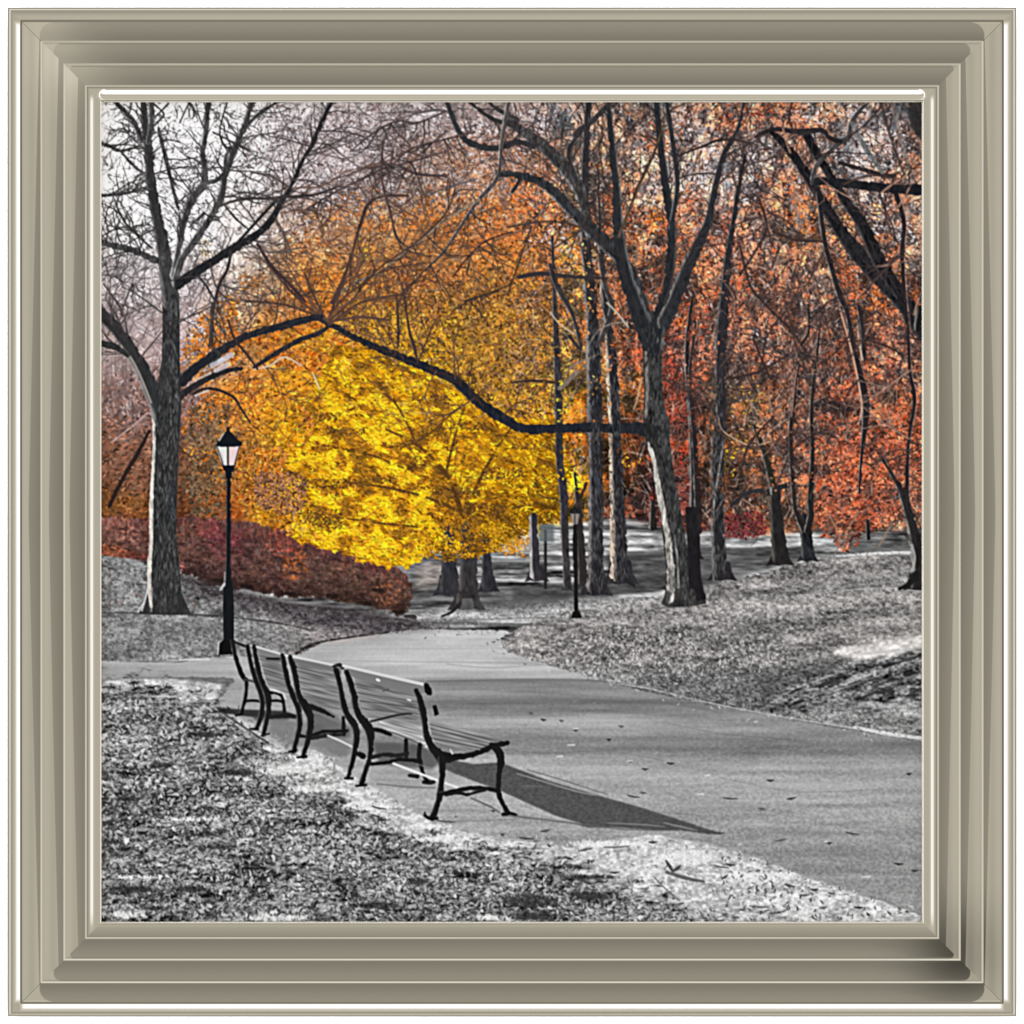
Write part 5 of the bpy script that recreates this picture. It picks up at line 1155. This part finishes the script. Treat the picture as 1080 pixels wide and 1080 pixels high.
def tone(side, s, t, px, py, half):
    """brightness the moulding face at (s, t) should mirror; t = distance along the rail from the nearer corner"""
    v = np.abs((py if side in 'LR' else px) - 540) / 540
    g_tl = np.exp(-(((px - 92) / 34) ** 2 + ((py - 52) / 32) ** 2) / 2)  # gleam painted into the tone at the top left corner
    g_br = .92 * np.exp(-(((px - 1016) / 36) ** 2 + ((py - 1004) / 36) ** 2) / 2)  # shade painted into the tone at the bottom right corner
    if side in 'LR':
        L = np.full(s.shape, .30)
        for a, b, base, k, p, dk in ((15.8, 34.9, 22.5, 12.1, 1.05, .262), (37.2, 58.6, 43.7, 11.5, 1.1, .27), (60.8, 81.2, 65.2, 10.8, 1.1, .27)):
            sb = base + k * v ** p
            q = (s - a) / (b - a)
            lit = .505 + .03 * np.sin(q * 9)
            lit = lit + g_tl * .34 - g_br * .20
            dark = np.interp(s - sb, [0, 6, 14], [.32, .285, .255])
            dark = dark + g_tl * .18; dark = dark * (1 - .72 * g_br)
            w = sm(s - sb, -.35, .35)
            L = np.where((s >= a - .01) & (s <= b + .01), lit * (1 - w) + dark * w, L)
        for c in (35.9, 59.8):
            hl = np.clip(1.5 - np.abs(s - c) / .9, 0, 1); L = L * (1 - hl) + .86 * hl
        o = np.interp(s, *zip(*OUT_SIDE)); L = np.where(s < 15.8, o, L)
        i_ = np.interp(s, *zip(*IN_SIDE))
        # the white glint dies towards the lower corners
        lo = np.where(half > 0, sm(t, 86, 112), sm(t, 90, 100)) if True else 1
        i_ = np.where((s > 86) & (s < 91.5), .46 + (i_ - .46) * lo, i_)
        L = np.where(s > 81.2, i_, L)
        # dull start of the outer bead at the corners
        d = sm(t, 14, 22); L = np.where((s > 7) & (s < 13.4), np.minimum(L, .5 + 1.4 * d), L)
    else:
        L = np.full(s.shape, .30)
        for a, b, tb0, r in ((15.8, 34.9, 34, 14.), (37.6, 58.6, 48.7, 8.), (61.2, 81.2, 66, 3.5)):
            u = np.clip(s - a, 0, r); tb = tb0 + r * 1.05 * (1 - np.sqrt(np.clip(1 - (1 - u / r) ** 2, 0, 1)))
            q = (s - a) / (b - a)
            dark = np.interp(q, [0, .3, .7, 1], [.345, .322, .275, .255])
            if side == 'T': dark = dark + .17 * np.exp(-np.clip(t - tb0, 0, None) ** 2 / (2 * 30. ** 2)) * (px < 540)
            dark = dark * (1 - .8 * g_br)
            lit = .53 + .12 * (q < .06) + g_tl * .30 - g_br * .12
            w = sm(t - tb, -.4, .4)
            L = np.where((s >= a - .01) & (s <= b + .01), lit * (1 - w) + dark * w, L)
        for c in (36.2, 59.9):
            hl = np.clip(1.5 - np.abs(s - c) / .8, 0, 1); L = L * (1 - hl) + 1.0 * hl
            dl = np.clip(1.3 - np.abs(s - c - 2.1) / .7, 0, 1) * .6; L = L * (1 - dl) + .25 * dl
        L = np.where(s < 15.8, np.interp(s, *zip(*(OUT_TOP if side == 'T' else OUT_BOT))), L)
        i_ = np.interp(s, *zip(*(IN_TOP if side == 'T' else IN_BOT)))
        if side == 'T':
            r_ = np.sqrt(np.clip(103 - t, 0, None) ** 2 + (s - 89) ** 2 * 3.2)
            i_ = np.where((s > 85.5) & (s < 93), .48 + (i_ - .48) * (1 - sm(r_, 3.4, 6.)) * (t > 98), i_)
            i_ = np.where((t <= 103) & (s > 86) & (s < 98), np.maximum(i_, .48 + 1.0 * np.clip(1 - np.abs(np.hypot(t - 103, (s - 92.) * 1.1) - 6.2) / 1.1, 0, 1)), i_)
        L = np.where(s > 81.2, i_, L)
        if side == 'B':
            d = sm(t, 13, 20); L = np.where((s > 6) & (s < 13.4), np.minimum(L, .5 + 1.4 * d), L)
    # mitre joint: a hairline
    ml = np.clip(1 - np.abs(t - s) / .55, 0, 1) * ((s > 15) & (s < 35.5)); L = L * (1 - .7 * ml)
    return L

cc_ = np.concatenate([np.arange(0, 60, .6), np.arange(60, 130, 1.2), np.arange(130, 532, 12.), [532.]])
for side in 'TBLR':
    Vs, Ns, Fs, off = [], [], [], 0
    for half in (-1, 1):
        c = cc_[:, None]; s = S_[None, :] + 0 * c
        t = s + c * (HL - s) / HL
        along = half * (HL - t)                         # signed position along the rail
        if side == 'T': X, Z, inw = along, HL - s, (0, -1)
        if side == 'B': X, Z, inw = along, -HL + s, (0, 1)
        if side == 'L': X, Z, inw = -HL + s, along, (1, 0)
        if side == 'R': X, Z, inw = HL - s, along, (-1, 0)
        px, py = 540 + X, 540 - Z
        L = tone(side, s, t, px, py, np.where(Z < 0, 1, -1) if side in 'LR' else np.full(s.shape, 1))
        a = np.radians(finv(L)) / 2  # normals tilted to paint the gleams and shade of tone() on the moulding
        # which way each painted shading normal leans, apart from the real profile: inwards on beads and steps, outwards on the inner lip
        sg = np.where(s < 3.6, -1, 1.)
        if side in 'LR': sg = np.where((s > 83.8) & (s < 97), -1., sg)
        if side == 'T': sg = np.where((s > 83.8) & (s < 99), -1., sg)
        if side == 'B': sg = np.where((s > 83.8) & (s < 97.), -1., sg); sg = np.where(s < 3.6, -1, sg)
        nx = np.sin(a) * sg * inw[0]; nz = np.sin(a) * sg * inw[1]; ny = -np.cos(a)
        y = -np.interp(s, HS, HH)
        V = np.stack([X, y, Z], -1) / 1000; V[..., 2] += OZ
        n1, n2 = s.shape
        idx = np.arange(n1 * n2).reshape(n1, n2) + off
        q = np.stack([idx[:-1, :-1], idx[1:, :-1], idx[1:, 1:], idx[:-1, 1:]], -1).reshape(-1, 4)
        # orient faces towards the viewer
        e1 = V[1, 0] - V[0, 0]; e2 = V[0, 1] - V[0, 0]
        if (e1[2] * e2[0] - e1[0] * e2[2]) > 0: q = q[:, ::-1]
        Vs.append(V.reshape(-1, 3)); Ns.append(np.stack([nx, ny, nz], -1).reshape(-1, 3)); Fs.append(q); off += n1 * n2
        # outer flank down to the wall, inner flank down to the print
        for sv, dirn in ((0, -1), (n2 - 1, 1)):
            top = V[:, sv]; bot = top.copy(); bot[:, 1] = 0.0 if sv == 0 else -.003
            k = len(top); i0 = off; nn = np.tile(np.array([[dirn * inw[0], 0., dirn * inw[1]]]), (2 * k, 1))
            Vs.append(np.concatenate([top, bot])); Ns.append(nn); off += 2 * k
            r = np.arange(k - 1); f = np.stack([i0 + r, i0 + r + 1, i0 + k + r + 1, i0 + k + r], -1)
            A = top[1] - top[0]; B = bot[0] - top[0]; cr_ = np.cross(A, B)
            if cr_[0] * dirn * inw[0] + cr_[2] * dirn * inw[1] < 0: f = f[:, ::-1]
            Fs.append(f)
    o = mesh_obj('frame_rail', np.concatenate(Vs), np.concatenate(Fs), m_metal, root, np.concatenate(Ns).astype(np.float32))
    o['label'] = {'T': 'top rail of the stepped champagne silver frame', 'B': 'bottom rail with a white gleam along its outer bead',
                  'L': 'left rail of the stepped champagne silver frame', 'R': 'right rail of the stepped champagne silver frame'}[side]
boxmesh('backing_board', -.45, .45, -.0005, .004, OZ - .45, OZ + .45, m_wood, root)

# ---------------------------------------------------------------- the printed sheet, cut motif by motif
sheet = boxmesh('printed_picture', -.4365, .4365, -.0032, -.0012, OZ - .4365, OZ + .4365, m_card, root)
sheet['label'] = 'park photograph, grey but for its autumn leaves, with benches, lamp post and path'
# majority filter so that each motif is a clean region
best_c = np.zeros((N, N), np.int16); best_i = ids.copy()
for k in range(1, len(ID) + 1):
    m = (ids == k)
    if not m.any(): continue
    a = m.astype(np.int16); p = np.pad(a, 1, mode='edge')
    cnt = sum(p[i:i + N, j:j + N] for i in range(3) for j in range(3)) + a
    up = cnt > best_c; best_c[up] = cnt[up]; best_i[up] = k
ids = best_i
lin = srgb2lin(img.astype(np.float64)) / E_RGB
rgba = np.ones((N, N, 4), np.float32); rgba[..., :3] = lin
xs = np.linspace(-.4335, .4325, N); zs = np.linspace(.4325, -.4325, N)
VX, VZ = np.meshgrid(xs, zs); VI = np.arange(N * N).reshape(N, N)
fid = ids[:-1, :-1]
for key, (k, name, label) in ID.items():
    sel = fid == k
    if not sel.any(): continue
    a = VI[:-1, :-1][sel]; F = np.stack([a, a + N, a + N + 1, a + 1], -1)
    used, inv = np.unique(F, return_inverse=True); F = inv.reshape(-1, 4)
    V = np.stack([VX.ravel()[used], np.full(len(used), -.0036), VZ.ravel()[used] + OZ], -1)
    o = mesh_obj(name, V, F, m_print, sheet)
    at_ = o.data.color_attributes.new('ink', 'FLOAT_COLOR', 'POINT')
    at_.data.foreach_set('color', rgba.reshape(-1, 4)[used].ravel())
    o['label'] = label

# ---------------------------------------------------------------- camera
cam = bpy.data.cameras.new('camera'); co = bpy.data.objects.new('camera', cam); col.objects.link(co)
D = 15.; co.location = (0, -D, 0); co.rotation_euler = (math.pi / 2, 0, 0)
cam.sensor_width = 36; cam.lens = 36 * (D - .015) / 1.080; cam.clip_end = 100
scene.camera = co
